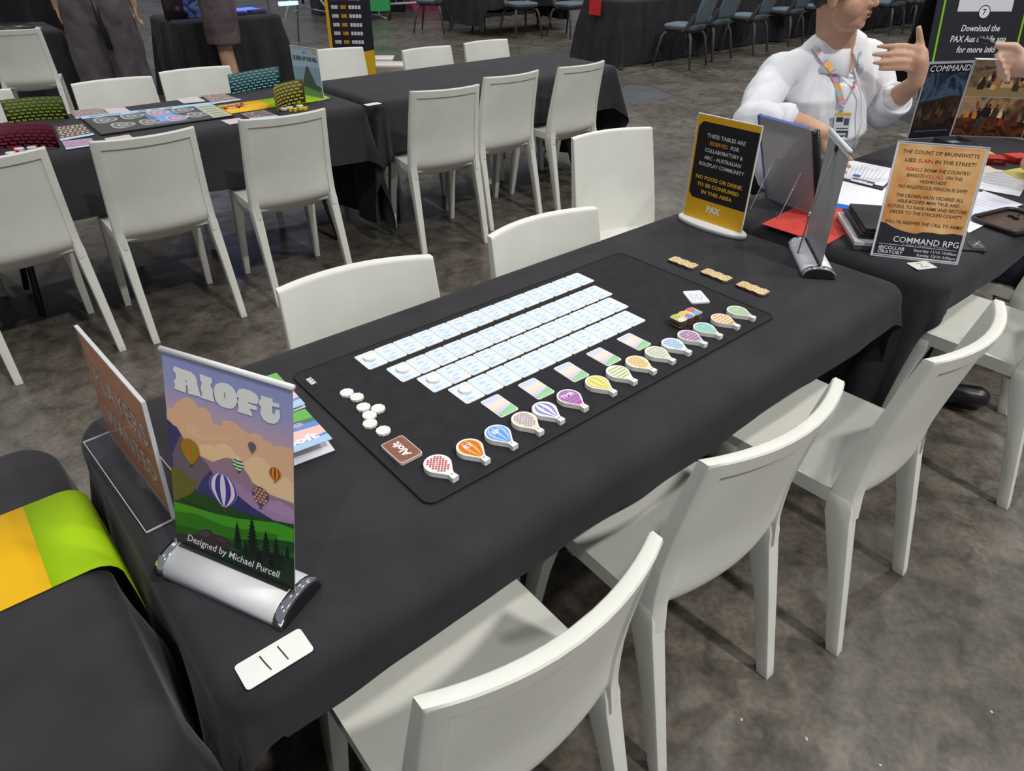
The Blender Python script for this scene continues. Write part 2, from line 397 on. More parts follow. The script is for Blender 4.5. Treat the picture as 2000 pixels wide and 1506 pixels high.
CH = [  # x, y of rear feet centre, rotation degrees (0 = facing +y), label, group
 (0.362, -0.249, -1, 'nearest white plastic chair, cut by the bottom edge, seat pushed under the main table', 0),
 (0.909, -0.21, -2.5, 'white chair between the nearest one and the third, near side of the main table', 0),
 (1.484, -0.29, 1.5, 'white chair third from the bottom on the near side, whole seat open to view', 0),
 (2.385, -.376, 0, 'white chair under the right table at the right edge, only seat in view', 0),
 (2.935, -.188, 0, 'white plastic chair beneath the seated person in navy trousers at the right edge', 0),
 (0.674, 0.868, 171, 'white chair across the main table, seen above its far edge beside the balloon banner', 1),
 (1.23, 0.834, 177.3, 'white chair across the main table, seen above its far edge behind the cloud cards', 1),
 (2.102, 1.377, 168.5, 'white chair standing apart on the far side, left of the yellow and black reserved sign', 1),
 (.145, 2.40, 2, 'white chair cut by the left edge, back to us, behind the screen with maroon bricks', 2),
 (0.66, 2.375, -1, 'white chair with its back to us, in front of the grey game board', 2),
 (1.219, 2.355, -3.5, 'white chair, back to us, in front of the yellow brick screen', 2),
 (2.083, 2.385, -10, 'white chair with its back to us, leftmost of three at the empty black table', 2),
 (2.606, 2.475, -1, 'white chair with its back to us, middle one of three at the empty black table', 2),
 (3.138, 2.463, 1, 'white chair with its back to us, rightmost of three at the empty black table', 2),
 (.235, 3.80, 180, 'white chair beyond the green brick screen, cut by the left edge', 3),
 (0.87, 3.735, 177.4, 'white chair on the far side above the left end of the game board', 3),
 (1.314, 3.796, 176, 'white chair on the far side left of the teal brick screen', 3),
 (2.276, 3.977, 171.3, 'white chair on the far side right of the hill game poster', 3),
 (2.761, 3.653, 180, 'white chair across the empty table, left one of the two close together', 3),
 (3.268, 3.665, 180, 'white chair across the empty table, right one of the two close together', 3),
 (.815, 6.20, -14, 'tall looking white chair in the top left corner, white papers showing above it', 4),
]
CG = ['white chairs on the near side of the main row', 'white chairs on the far side of the main row', 'white chairs with backs to us at the upper tables', 'white chairs across the upper tables', 'white chair at the back']
for i, (x, y, a, lab, gi) in enumerate(CH):
    if i == 0:
        proto_chair.location = (x, y, 0); proto_chair.rotation_euler = (0, 0, rad(a)); proto_chair['label'] = lab; proto_chair['group'] = CG[gi]
    else: dup(proto_chair, (x, y, 0), rad(a), lab, CG[gi])

# ---------------------------------------------------------------- grey upholstered chairs at the back
def make_grey():
    t = thing('grey_upholstered_chair', 'x', 'chair')
    g = M(); g.loft([rr for rr in [[(x, y, z) for x, y in rrect(w_, w_*.95, .09, 4)] for z, w_ in ((.445, .42), (.455, .45), (.475, .45), (.487, .42), (.49, .34))]], padm); g.build('seat', t)
    g = M()   # shell under the seat rising to the arms of the back
    g.loft([[(x, y, z) for x, y in rrect(w_, w_*.95, .09, 4)] for z, w_ in ((.39, .26), (.41, .38), (.435, .45), (.45, .46))], shell)
    for sx in (-1, 1): g.loft([[(sx*x, y+d, z) for x, d in ((.17, -.02), (.235, -.02), (.24, .03), (.17, .03))] for z, y in ((.42, -.08), (.46, -.14), (.56, -.20), (.62, -.22))], shell, False)
    g.build('seat_shell', t)
    g = M(); R_ = []
    for i in range(9):
        z = .50+.38*i/8; hw = .20+.03*sin(PI*i/8); row = []
        for j in range(9):
            u = -1+j/4; row.append((hw*u, -.20-.12*i/8-.035*(1-u*u), z))
        R_.append(row)
    vs = [q for r in R_ for q in r]; vs2 = [(x, y-.02, z) for x, y, z in vs]; n = 9; fs = []
    for i in range(8):
        for j in range(8): a = i*n+j; fs += [(a+1, a, a+n, a+n+1), (81+a, 82+a, 82+a+n, 81+a+n)]
        fs += [(i*n, 81+i*n, 81+i*n+n, i*n+n), (81+i*n+8, i*n+8, i*n+n+8, 81+i*n+n+8)]
    for j in range(8): fs += [(72+j+1, 72+j, 81+72+j, 81+72+j+1), (j, j+1, 81+j+1, 81+j)]
    g.add(vs+vs2, fs, padm, True); g.build('backrest', t)
    for sx, sy in ((-1, -1), (1, -1), (-1, 1), (1, 1)):
        g = M(); g.tube([(sx*.12, sy*.10, .41), (sx*.19, sy*.17, .39), (sx*.21, sy*.20, .34), (sx*.25, sy*.26, 0)], [.018, .019, .019, .013], darkleg); g.build('leg', t)
    kids(t); return t
gc = make_grey()
GCH = [(8.15, 8.85, 170, 'grey upholstered chair at the top edge, leftmost of those above the empty table'),
 (8.75, 8.35, 185, 'grey upholstered chair at the top edge, second from the left'),
 (9.75, 8.1, 200, 'grey upholstered chair at the top edge, beside the black table with the red sheet'),
 (7.95, 5.45, 12, 'grey upholstered chair nearest to us, blue seat, just right of the red sheet'),
 (8.72, 5.62, 5, 'grey upholstered chair half hidden behind the nearest grey one'),
 (9.62, 5.62, 10, 'grey upholstered chair third in the row at top centre'),
 (10.8, 5.75, 6, 'grey upholstered chair fourth in the row at top centre'),
 (11.75, 5.72, 8, 'grey upholstered chair beside the head of the person in the white shirt'),
 (13.3, 5.35, 0, 'grey upholstered chair just right of the mouth of the person in white'),
 (14.25, 5.35, -6, 'grey upholstered chair above the raised hand of the person in white'),
 (15.1, 5.4, 4, 'grey upholstered chair beside the mobile app board'),
 (7.35, 10.2, 40, 'grey upholstered chair whose legs stand near the green sign')]
for i, (x, y, a, lab) in enumerate(GCH):
    if i == 0: gc.location = (x, y, 0); gc.rotation_euler = (0, 0, rad(a)); gc['label'] = lab; gc['group'] = 'grey upholstered chairs at the back'
    else: dup(gc, (x, y, 0), rad(a), lab, 'grey upholstered chairs at the back')

# ---------------------------------------------------------------- playmat
ZT = .7458   # cloth top
g = M(); g.prism(rrect(.994, .494, .018, 6), 0, .003, matfab)
mat_o = g.build('playmat'); tag(mat_o, 'large thin black playmat with stitched edge on the main table', 'playmat', None, None, (.893, .381, ZT), 0)
g = M(); pts = rrect(.992, .492, .018, 6); g.tube([(x, y, .0032) for x, y in pts+[pts[0]]], .0022, matedge, 6); g.build('stitched_edge', mat_o)
g = M()
for k in range(6): g.box(-.0125+k*.0045, -.0095+k*.0045, -.004-(k % 2)*.002, .004, .0031, .0034, white, Matrix.Translation((-.4765, .20, 0)) @ Matrix.Rotation(rad(90), 4, 'Z'))
g.box(-.0135, .0140, -.0075, -.0062, .0031, .0034, white, Matrix.Translation((-.4765, .20, 0)) @ Matrix.Rotation(rad(90), 4, 'Z'))
g.build('small_white_logo', mat_o)
ZM = ZT+.0034   # mat top

# ---------------------------------------------------------------- cards
cardart = new_mat('cloud_card_print', (.72, .84, .93, 1), .45)
noisy(cardart, '#cfdfef', '#e6f1f8', 26, 5, (1, 3.0, 1), .38, .60)
ORD = 'first second third fourth fifth sixth seventh eighth ninth tenth eleventh twelfth thirteenth fourteenth'.split()
def card(name, w_, h_, th, loc, rz, label, art, group=None, cat='card', edge=white, r=.005):
    g = M(); g.prism(rrect(w_, h_, r, 4), 0, th, white, side=edge); art(g, th+.0001, w_, h_)
    return tag(g.build(name), label, cat, group, None, loc, rz)
def cloudart(g, z, w_, h_):
    g.poly(rrect(w_-.005, h_-.005, .004, 4), cardart, z)
    rnd = random.Random(3)
    for k in range(4):
        u = rnd.uniform(-.010, .010); v = -.022+k*.0145; g.poly(circ(u, v, .0085, 10, .0016), P('#a9bfe6'), z+.0001)
        g.poly(circ(u+.004, v+.004, .007, 10, .0013), P('#dbe6f6'), z+.0001)
rows = [(14, .5285, .5405, 'farthest'), (13, .556, .4575, 'second farthest'), (12, .5835, .3865, 'third farthest'), (11, .6095, .3145, 'nearest')]
cproto = None
for ri, (n_, x0, y0, nm) in enumerate(rows):
    for k in range(n_):
        x = x0+.0235+k*.0478; y = y0+.0325
        lab = ('cloud card carrying a white token, first of the '+nm+' card row') if k == 0 else \
              '%s pale blue cloud card from the left, %s of four rows' % (ORD[k], nm)
        if cproto is None: cproto = o = card('cloud_card', .0468, .0645, .0016, (x, y, ZM), 0, lab, cloudart, 'cloud cards laid in four rows')
        else:
            o = cproto.copy(); C.objects.link(o); o.location = (x, y, ZM); o['label'] = lab
def landart(g, z, w_, h_):
    W2, H2 = w_/2-.002, h_/2-.002
    bands = [(1, '#c6d6ea'), (.62, '#dcd5e6'), (.42, '#f2dfcb'), (.02, '#efd6cd'), (-.25, '#d5cbe0'), (-.5, '#c4c2dc')]
    outline = rrect(2*W2, 2*H2, .0045, 4); g.poly(outline, P('#c6d6ea'), z)
    for i, (t, c_) in enumerate(bands[1:]):
        yb = -H2+.006; yt = t*H2; g.poly([(-W2, yb), (W2, yb), (W2, yt-.001), (W2*.4, yt+.0018), (-W2*.3, yt-.0012), (-W2, yt+.0012)], P(c_), z+.00005*(i+1))
    g.poly([(-W2+.004, -H2), (W2-.004, -H2), (W2, -H2+.004), (W2, -H2+.021), (W2*.3, -H2+.016), (-W2*.4, -H2+.012), (-W2, -H2+.007), (-W2, -H2+.004)], P('#8fcaa0'), z+.0004)
    g.poly([(-W2+.004, -H2), (W2-.004, -H2), (W2, -H2+.006), (0, -H2+.0075), (-W2, -H2+.006)], P('#9bd48a'), z+.0005)
for k, x in enumerate((.655, .748, .845, .940, 1.038)):
    card('landscape_card', .0445, .0655, .0016, (x, (.2715, .2695, .2685, .267, .268)[k], ZM), rad((0, -1, -2, 0, 1)[k]),
         'sunset and green hill card, %s from the left in the row of five' % ORD[k], landart, 'five landscape cards')
def deckart(g, z, w_, h_):
    g.poly(rrect(w_-.002, h_-.002, .0045, 4), P('#a5705c'), z)
    for i in range(-9, 10):
        for s_ in (-1, 1):
            pts = []
            x0_, y0_ = i*.0045, 0
            # thin diagonal lines clipped to the card
            L_ = .05; dx, dy = cos(rad(45*s_)), sin(rad(45*s_))
            ts = []
            for lim, p0, d in ((w_/2-.002, x0_, dx), (h_/2-.002, y0_, dy)):
                a = (-lim-p0)/d; b_ = (lim-p0)/d; ts.append((min(a, b_), max(a, b_)))
            t0 = max(t[0] for t in ts); t1 = min(t[1] for t in ts)
            if t1 <= t0: continue
            nx, ny = -dy*.0004, dx*.0004; ax, ay, bx, by = x0_+dx*t0, dy*t0, x0_+dx*t1, dy*t1
            g.poly([(ax-nx, ay-ny), (bx-nx, by-ny), (bx+nx, by+ny), (ax+nx, ay+ny)] if True else pts, P('#6e3d34'), z+.0001)
    g.text('Aloft', .021, P('#f4f2ee'), 0.0, -.0065, z+.0002, T=Matrix.Rotation(rad(90), 4, 'Z'), bold=.03, wid=.044)
o = card('card_deck', .0455, .0660, .006, (.4375, .2755, ZM), rad(1), 'reddish brown lattice patterned card deck lettered Aloft, near the white tokens', deckart, None, 'card deck', edge=P('#c9c2b8'))
def fourart(g, z, w_, h_):
    g.poly(rrect(w_-.004, h_-.004, .004, 4), cardart, z)
    def bar(x0, y0, x1, y1, t, c_, zz): g.poly([(x0-t, y0-t), (x1+t, y0-t), (x1+t, y1+t), (x0-t, y1+t)], P(c_), z+zz)
    for t, c_, zz in ((.0040, '#5f6c78', .0001), (.0029, '#f4f6f8', .0003)):
        bar(-.0095, -.003, -.0085, .013, t, c_, zz); bar(-.0095, -.003, .0105, -.003, t, c_, zz+.00005); bar(.0055, -.0145, .0055, .006, t, c_, zz+.0001)
card('number_card', .0475, .0650, .004, (1.3215, .3135, ZM), rad(-32), 'square pale blue card with a large white number 4', fourart)

# ---------------------------------------------------------------- cloud tokens
def scallop(r, n=9, a=.08, k=6): return [(r*(1-a+a*abs(cos(n*t/2)))*cos(t), r*(1-a+a*abs(cos(n*t/2)))*sin(t)) for t in [2*PI*i/(n*k) for i in range(n*k)]]
tokg = M(); tokg.prism(scallop(.0135), 0, .0045, white); tokp = tokg.build('cloud_token')
TK = [(.451, .494, 'farthest of the seven white cloud tokens lying loose left of the cards'), (.4585, .468, 'second farthest loose white cloud token, touching the farthest'),
 (.4515, .431, 'third farthest loose white cloud token, left one above the touching trio'), (.4705, .409, 'loose white cloud token on the right of the touching trio'),
 (.447, .401, 'loose white cloud token in the middle of the touching trio'), (.4345, .378, 'loose white cloud token at the near end of the touching trio'),
 (.442, .344, 'nearest loose white cloud token, just above the brown card deck')]
for i, (n_, x0, y0, nm) in enumerate(rows): TK.append((x0+.0235+(0.0, .002, .001, .002)[i], y0+.038, 'white cloud token resting on the first card of the %s row' % nm))
for i, (x, y, lab) in enumerate(TK):
    o = tokp if i == 0 else tokp.copy()
    if i: C.objects.link(o)
    tag(o, lab, 'token', 'white scalloped cloud tokens', None, (x, y, ZM+(.0019 if i >= 7 else 0)), i*.7)

# ---------------------------------------------------------------- balloon tokens
def balloon_out(s=1.0, ins=0):
    r = .0235*s; pts = []
    for k in range(25):
        a = rad(-38+256*k/24); pts.append((r*cos(a)*.99, r*sin(a)*1.02))
    return pts
def tokens():
    D = [('#f4f1ee', '#b4545c', 'check', 'red and white checked', ''), ('#e9a93c', '#cf6a3a', 'v', 'orange and yellow striped', 'RY'), ('#5f97dc', '#9cc3ee', 'v', 'bright blue striped', 'BP'),
     ('#e9d9a8', '#a99cc4', 'check', 'cream and lilac spotted', ''), ('#eef0f6', '#8d8cc8', 'v', 'violet and white striped', ''), ('#b95c94', '#9f7fd0', 'h', 'magenta and purple banded', 'TMR'),
     ('#d3cb58', '#e6df92', 'v', 'yellow green', ''), ('#f1f2e6', '#a9ba6a', 'h', 'white and olive banded', ''), ('#eadcae', '#d9b66c', 'check', 'pale cream and gold', ''),
     ('#dbd3a6', '#b4c3c6', 'h', 'beige and grey blue banded', ''), ('#d9e6f2', '#8fb1d3', 'check', 'pale blue speckled', ''), ('#a6a6d6', '#b0667f', 'h', 'lilac and maroon zigzag', ''),
     ('#83bfae', '#9dd0c0', 'v', 'plain mint green', ''), ('#d99a5a', '#efe0c0', 'h', 'orange and cream zigzag', ''), ('#a3bcbf', '#b5cf7a', 'h', 'grey green with a lime stripe', '')]
    xs = [.4607, .529, .592, .655, .706, .7705, .8485, .909, .9685, 1.030, 1.085, 1.141, 1.1975, 1.264, 1.3265]
    rots = [4, 3, 2, 1, 3, 0, 2, 2, 3, 3, 2, 1, 0, 1, 2]
    for i, (c0, c1, pat, desc, ini) in enumerate(D):
        g = M(); out = []
        r = .0238
        for k in range(27):
            a = rad(-40+260*k/26); out.append((r*cos(a), r*sin(a)*1.02))
        # shoulders flow into the neck and the basket
        out = out+[(-.0142, -.0218), (-.0098, -.0282), (-.0062, -.0345), (-.0052, -.0385), (-.0064, -.0402), (-.0064, -.0478), (.0064, -.0478), (.0064, -.0402), (.0052, -.0385), (.0062, -.0345), (.0098, -.0282), (.0142, -.0218)]
        g.prism(out, 0, .0098, white, smooth=False)
        ri = .0205; env = [(ri*cos(rad(-35+250*k/24)), ri*sin(rad(-35+250*k/24))) for k in range(25)]+[(-.0110, -.0215), (-.0042, -.0325), (.0042, -.0325), (.0110, -.0215)]
        g.poly(env, P(c0), .0099)
        def clipx(yy):   # half width of the envelope at a height
            if yy > -.0118: return math.sqrt(max(0, ri*ri-yy*yy))
            return lerp(.0168, .0110, (-.0118-yy)/.0097) if yy > -.0215 else lerp(.0110, .0042, (-.0215-yy)/.0110)
        if pat == 'h':
            for yy in (.0125, .004, -.0045, -.013, -.021):
                h2 = .0021; zg = .0012 if 'zigzag' in desc else 0
                up = []; lo = []
                for q in range(9):
                    u = -1+q/4; dz = zg*(1 if q % 2 else -1)
                    up.append((clipx(yy+h2)*u*.98, yy+h2+dz)); lo.append((clipx(yy-h2)*u*.98, yy-h2+dz))
                g.poly(lo+up[::-1], P(c1), .0101)
        elif pat == 'v':
            for k in (-2, 0, 2):
                a0, a1 = (k-.5)/2.9, (k+.5)/2.9; yy = [-.0310+.0510*q/10 for q in range(11)]
                g.poly([(clipx(y)*a1*.97, y) for y in yy]+[(clipx(y)*a0*.97, y) for y in reversed(yy)], P(c1), .0101)
        else:
            for a in range(13):
                for b_ in range(-4, 5):
                    yy = .0165-a*.0036; xx = (b_+(a % 2)*.5)*.0072
                    if abs(xx) < clipx(yy)-.0028 and yy > -.024: g.poly([(xx-.0028, yy), (xx, yy-.0028), (xx+.0028, yy), (xx, yy+.0028)], P(c1), .0101)
        g.poly(circ(0, -.0372, .0013, 8), P('#555555'), .0101)
        if ini: g.text(ini, .015, P('#f7f7f7'), 0, -.001, .0103, bold=.02)
        else:
            g.tube([(.006*cos(t)*(.6+.4*t/6), .001+.004*sin(t*1.5), .0101) for t in [q*.5 for q in range(13)]], .00035, P('#f2f2f2'), 4)
        o = g.build('balloon_token')
        tag(o, '%s balloon shaped token, %s of the long line of fifteen' % (desc, ['leftmost', 'second', 'third', 'fourth', 'fifth', 'sixth', 'seventh', 'eighth', 'ninth', 'tenth', 'eleventh', 'twelfth', 'thirteenth', 'second to last', 'last'][i]),
            'token', 'balloon tokens in a line', None, (xs[i], .1995, ZM), rad(rots[i]))
tokens()

# ---------------------------------------------------------------- plywood tokens
def woodout(L_, W_):
    pts = []; n = 30
    side = [(-L_/2+L_*k/n, W_/2-.0042*(1-abs(sin(3*PI*k/n))**.6)) for k in range(n+1)]
    return [(x, -y) for x, y in side]+[(x, y) for x, y in reversed(side)]
def woodpiece(name, loc, rz, label, cols, nums, layers, group):
    t = thing(name, label, 'wooden token', loc, rz, group)
    for l in range(layers):
        g = M(); pt = woodout(.080, .037); T = TR(random.Random(l).uniform(-.0004, .0004), 0, l*.0034, rad((l % 2)*.5))
        g.prism(pt, 0, .0032, wood, T, side=char)
        if l == layers-1:
            for i in range(6):
                cx = -.0268+.0268*(i % 3); cy = -.0092 if i < 3 else .0092
                g.poly(circ(cx, cy, .0102, 18), P('#4a2d1c'), .0033, T)
                g.poly(circ(cx, cy, .0096, 18), P(cols[i]) if cols else wood, .0034, T)
                if nums: g.text(nums[i], .008, P('#4a2d1c'), cx, cy-.003, .0036, T, bold=.01)
        g.build('plywood_piece', t)
    return t
woodpiece('plywood_number_token', (1.4655, .4655, ZT), rad(-89), 'pale plywood piece of six numbered discs, farthest of three off the mat', None, ['15', '14', '13', '18', '17', '16'], 2, 'numbered plywood pieces')
woodpiece('plywood_number_token', (1.4685, .359, ZT), rad(-89.5), 'pale plywood piece of six numbered discs, middle of three off the mat', None, ['9', '8', '7', '12', '11', '10'], 2, 'numbered plywood pieces')
woodpiece('plywood_number_token', (1.474, .2525, ZT), rad(-90), 'pale plywood piece of six numbered discs, nearest of three off the mat', None, ['3', '2', '1', '6', '5', '4'], 2, 'numbered plywood pieces')
woodpiece('coloured_disc_stack', (1.199, .2525, ZM), rad(-2), 'stack of plywood pieces with six coloured discs near the number 4 card', ['#dcd8d2', '#7f7fd6', '#6fa8de', '#a8bf50', '#e0c04c', '#c9696c'], None, 6, None)

# ---------------------------------------------------------------- small number cards on the tables
def elev(g, strokes, z, mat, r=.0009):
    for s_ in strokes: g.tube([(x, y, z) for x, y in s_], r, mat, 5)
def n11(g, z, w_, h_): elev(g, [[(-.010, -.013), (-.012, 0), (-.0135, .014)], [(.0125, -.013), (.010, .013)]], z, black, .0010)
card('number_card', .0885, .043, .0006, (.0945, .0355, ZT+.0008), rad(0), 'white card hand marked 11 on the near left corner of the main table', n11)
def n2(g, z, w_, h_): elev(g, [[(-.010, .008), (-.004, .013), (.004, .009), (0, 0), (-.009, -.010), (.011, -.011)]], z, black, .0008)
card('number_card', .064, .046, .0006, (1.966, .042, ZT+.0008), rad(-27), 'white card hand marked 2 in front of the tan rebel poster', n2)
def n0(g, z, w_, h_): pass
card('number_card', .085, .045, .0006, (1.838, 2.735, ZT+.001), rad(2), 'small white card at the near corner of the empty upper table', n0)

# ---------------------------------------------------------------- banners and signs
def LEAN(a, w=0): return Matrix(((1, 0, 0, 0), (0, sin(a), -cos(a), 0), (0, cos(a), sin(a), 0), (0, 0, 0, 1)))   # (u, v, out) -> local
def gradient(name, stops, v0, v1, rough=.4):
    m = new_mat(name, (1, 1, 1, 1), rough, 0, .4); N, L, b = nodes(m)
    tc = N.new('ShaderNodeTexCoord'); sp = N.new('ShaderNodeSeparateXYZ'); mr = N.new('ShaderNodeMapRange')
    L.new(tc.outputs['Object'], sp.inputs[0]); L.new(sp.outputs[2], mr.inputs[0]); mr.inputs[1].default_value = v0; mr.inputs[2].default_value = v1
    r = N.new('ShaderNodeValToRGB'); e = r.color_ramp.elements
    while len(e) < len(stops): e.new(.5)
    for k, (p_, c_) in enumerate(stops): e[k].position = p_; e[k].color = srgb(c_)
    L.new(mr.outputs[0], r.inputs[0]); L.new(r.outputs[0], b.inputs['Base Color']); return m
def banner_base(t, L_, D_, H_):
    """arched aluminium housing along local x from 0..L_, centred on y=0"""
    def arch(k=1.0, n=14): return [(-D_/2*k*cos(PI*i/n), H_*k*sin(PI*i/n)**.75 if 0 < i < n else 0) for i in range(n+1)]
    g = M(); R_ = [[(x, y, z+.001) for y, z in arch()] for x in (.012, L_-.012)]
    g.loft(R_, alu, True, True); g.build('housing', t)
    for a, b_ in ((-.002, .013), (L_-.013, L_+.002)):
        g = M(); g.loft([[(x, y, z+.0005) for y, z in arch(k)] for x, k in ((a, .98), (a+.001, 1.05), (b_-.001, 1.05), (b_, .98))], chrome, True, True)
        cap = M(); e = a if a < .05 else b_
        s_ = -1 if a < .05 else 1
        cap.loft([[(e, y, z+.0006) for y, z in arch(.94)], [(e+s_*.0012, y, z+.0006) for y, z in arch(.90)]], black, False, True)
        o = g.build('chrome_end_cap', t); cap.build('black_end_plate', o)
    g = M(); g.box(.014, L_-.014, -.006, .002, H_-.004, H_+.0022, black); g.build('slot', t)
def tree(g, u, v0, v1, T):
    hgt = v1-v0; w_ = hgt*.24; pts_l = []; pts_r = []; n = 11
    for k in range(n):
        t = k/n; y = v1-hgt*t; ww = w_*(t**.8)
        pts_l += [(u-ww*.45, y), (u-ww-.0008, y-hgt*.055)]; pts_r += [(u+ww*.45, y), (u+ww+.0008, y-hgt*.05)]
    g.poly([(u, v1)]+pts_r+[(u+w_*.4, v0), (u-w_*.4, v0)]+pts_l[::-1], P('#0b1a14'), .0012, T)
def pballoon(g, u, vt, vb, hw, c0, c1, pat, T, z=.0013):
    hgt = vt-vb; cy = vt-hw*1.02
    def hwid(y):
        if y >= cy: return math.sqrt(max(0, hw*hw-((y-cy)*hw/(vt-cy))**2))
        t = (cy-y)/(cy-vb-hgt*.12); t = min(t, 1); return hw*(1-t**1.6*.86)
    ys = [vt-(hgt*.88)*k/20 for k in range(21)]
    g.poly([(u+hwid(y), y) for y in ys]+[(u-hwid(y), y) for y in reversed(ys)], P(c0), z, T)
    if pat == 'v':
        for k in (-3, -1, 1, 3):
            a0, a1 = (k-.5)/3.6, (k+.5)/3.6
            a0, a1 = sin(a0*1.45), sin(a1*1.45)
            g.poly([(u+hwid(y)*a1*.99, y) for y in ys]+[(u+hwid(y)*a0*.99, y) for y in reversed(ys)], P(c1), z+.0001, T)
    elif pat == 'h':
        for k in range(1, 8, 2):
            y1, y0 = vt-hgt*.88*k/8, vt-hgt*.88*(k+1)/8
            g.poly([(u-hwid(y0), y0), (u, y0-hw*.12), (u+hwid(y0), y0), (u+hwid(y1), y1), (u, y1-hw*.12), (u-hwid(y1), y1)], P(c1), z+.0001, T)
    elif pat == 'c':
        s_ = hw/3.1
        for a in range(9):
            for b_ in range(-4, 5):
                y = vt-s_-a*s_*1.05; x = (b_+(a % 2)*.5)*s_*1.4
                if abs(x) < hwid(y)-s_*.5 and y > vb+hgt*.2: g.poly([(u+x-s_*.6, y), (u+x, y-s_*.6), (u+x+s_*.6, y), (u+x, y+s_*.6)], P(c1), z+.0001, T)
    elif pat == 'z':
        for k in (-2, 0, 2):
            pl = []; pr = []
            for q in range(15):
                y = vt-hgt*.85*q/14; o_ = .22*(1 if q % 2 else -1)
                pl.append((u+hwid(y)*max(-.98, min(.98, (k-.5+o_)/2.6)), y)); pr.append((u+hwid(y)*max(-.98, min(.98, (k+.5+o_)/2.6)), y))
            g.poly(pr+pl[::-1], P(c1), z+.0001, T)
    s_ = hw*.13; g.poly([(u-s_, vb), (u+s_, vb), (u+s_*1.1, vb+s_*1.5), (u-s_*1.1, vb+s_*1.5)], P('#6b3320'), z+.0001, T)

def aloft_banner():
    t = thing('tabletop_banner', 'roll-up tabletop banner with hot air balloons over mountains, lettered Aloft, silver base', 'banner', (.0615, .2865, ZT+.0006), -1.128)
    banner_base(t, .222, .083, .029)
    a = .242; sky = gradient('banner_sky', [(0, '#fbcfa4'), (.35, '#f2c3b0'), (.6, '#cdb0c4'), (.8, '#a6abdc'), (1, '#9aa6de')], .12, .31)
    T = Matrix.Translation((.006, 0, .029)) @ LEAN(a)
    g = M(T); g.box(0, .210, 0, .294, -.0008, 0, greyback)
    def pl(pts, c_, z): g.poly(mm(pts), c_ if not isinstance(c_, str) else P(c_), z)
    g.poly([(0, 0), (.210, 0), (.210, .292), (0, .292)], sky, .0001)
    def cl(pts): return [(max(0, min(210, x)), max(0, min(292, y))) for x, y in pts]
    cloud1 = [(0,205),(4,211),(10,214),(15,217),(17,222),(21,226),(26,229),(34,235),(40,237),(45,236),(50,236),(53,233),(55,229),(58,227),(63,229),(68,230),(73,229),(77,226),(80,222),(79,218),(80,213),(84,210),(90,212),(95,211),(96,216),(98,219),(103,222),(107,222),(113,223),(119,222),(124,220),(127,217),(131,217),(135,215),(141,212),(146,216),(151,217),(160,217),(163,214),(162,211),(172,212),(181,208),(190,211),(210,213),(210,120),(0,88)]
    pl(cl(cloud1), '#f2c2a0', .0002)
    cloud2 = [(53,170),(60,175),(68,177),(75,179),(82,178),(88,183),(93,185),(100,188),(108,186),(113,183),(116,178),(121,177),(125,173),(131,168),(133,172),(136,174),(143,181),(150,183),(156,186),(161,185),(167,183),(171,179),(179,174),(184,173),(190,169),(198,170),(210,164),(210,120),(52,104)]
    pl(cl(cloud2), '#fbd8a8', .0003)
    pl(cl([(30,195),(48,200),(60,196),(52,188),(70,190),(90,196),(120,200),(104,192),(60,180),(36,184)]), '#f6caa4', .00035)
    pl(cl([(52,157),(63,156),(77,154),(92,163),(99,167),(109,169),(119,166),(131,160),(140,151),(143,145),(155,141),(175,136),(210,136),(210,81),(47,37)]), '#a1859a', .0004)
    pl(cl([(100,140),(120,136),(140,128),(165,131),(210,118),(210,81),(60,60)]), '#ad8fb6', .0005)
    pl(cl([(150,128),(170,126),(190,132),(210,126),(210,110),(160,112)]), '#b896c0', .00055)
    pl(cl([(0,195),(3,194),(11,189),(17,188),(24,179),(27,174),(52,157),(66,149),(79,133),(118,117),(142,107),(179,99),(210,102),(210,60),(0,32)]), '#3c3d76', .0006)
    pl(cl([(22,178),(52,157),(66,149),(73,140),(57,122),(46,102),(5,113),(5,144)]), '#6f6372', .0007)
    pl(cl([(0,123),(10,126),(46,113),(36,87),(24,68),(0,69)]), '#6a6a30', .0008)
    pl(cl([(0,69),(24,84),(40,97),(70,98),(92,93),(136,95),(175,99),(210,105),(210,38),(0,5)]), '#1d4d28', .0009)
    pl(cl([(0,68),(34,71),(81,75),(116,81),(160,92),(184,98),(210,98),(210,78),(183,72),(99,41),(0,19)]), '#48a224', .00095)
    pl(cl([(0,52),(40,62),(90,60),(150,72),(183,80),(183,72),(99,41),(0,30)]), '#2f7d1c', .001)
    pl(cl([(0,30),(57,40),(114,44),(159,55),(210,60),(210,0),(0,0)]), '#225f1d', .00102)
    pl(cl([(0,14),(57,18),(114,28),(159,45),(210,52),(210,0),(0,0)]), '#0f2c18', .00105)
    for k in range(16): pl([(16+k*3,74),(18.4+k*3,74),(17.2+k*3,79-(k % 3))], '#16361b', .0011)
    pl(cl([(0,14),(14,21),(25,20),(42,31),(53,41),(64,45),(71,40),(89,42),(102,39),(106,32),(64,6),(29,8),(0,7)]), '#3a2c33', .0011)
    pl([(44,30),(53,40),(62,43),(66,36),(55,28)], '#52414a', .00115); pl([(74,38),(88,40),(96,36),(84,30)], '#4a3a42', .00115)
    for u, v0, v1 in ((115,30,76),(141,24,93),(164,22,80),(181,24,75),(199,48,69),(128,30,52),(152,26,48),(172,26,48),(190,40,56)): tree(g, u/1000, v0/1000, v1/1000, None)
    pballoon(g, .039, .1775, .135, .0165, '#7f9f1c', '#d8692a', 'z', None)
    pballoon(g, .146, .204, .187, .0062, '#5d6770', '#6d7780', 'v', None)
    pballoon(g, .122, .174, .152, .0095, '#eef0ea', '#2d7d3d', 'h', None)
    pballoon(g, .182, .179, .157, .0095, '#a33a22', '#e8a43a', 'v', None)
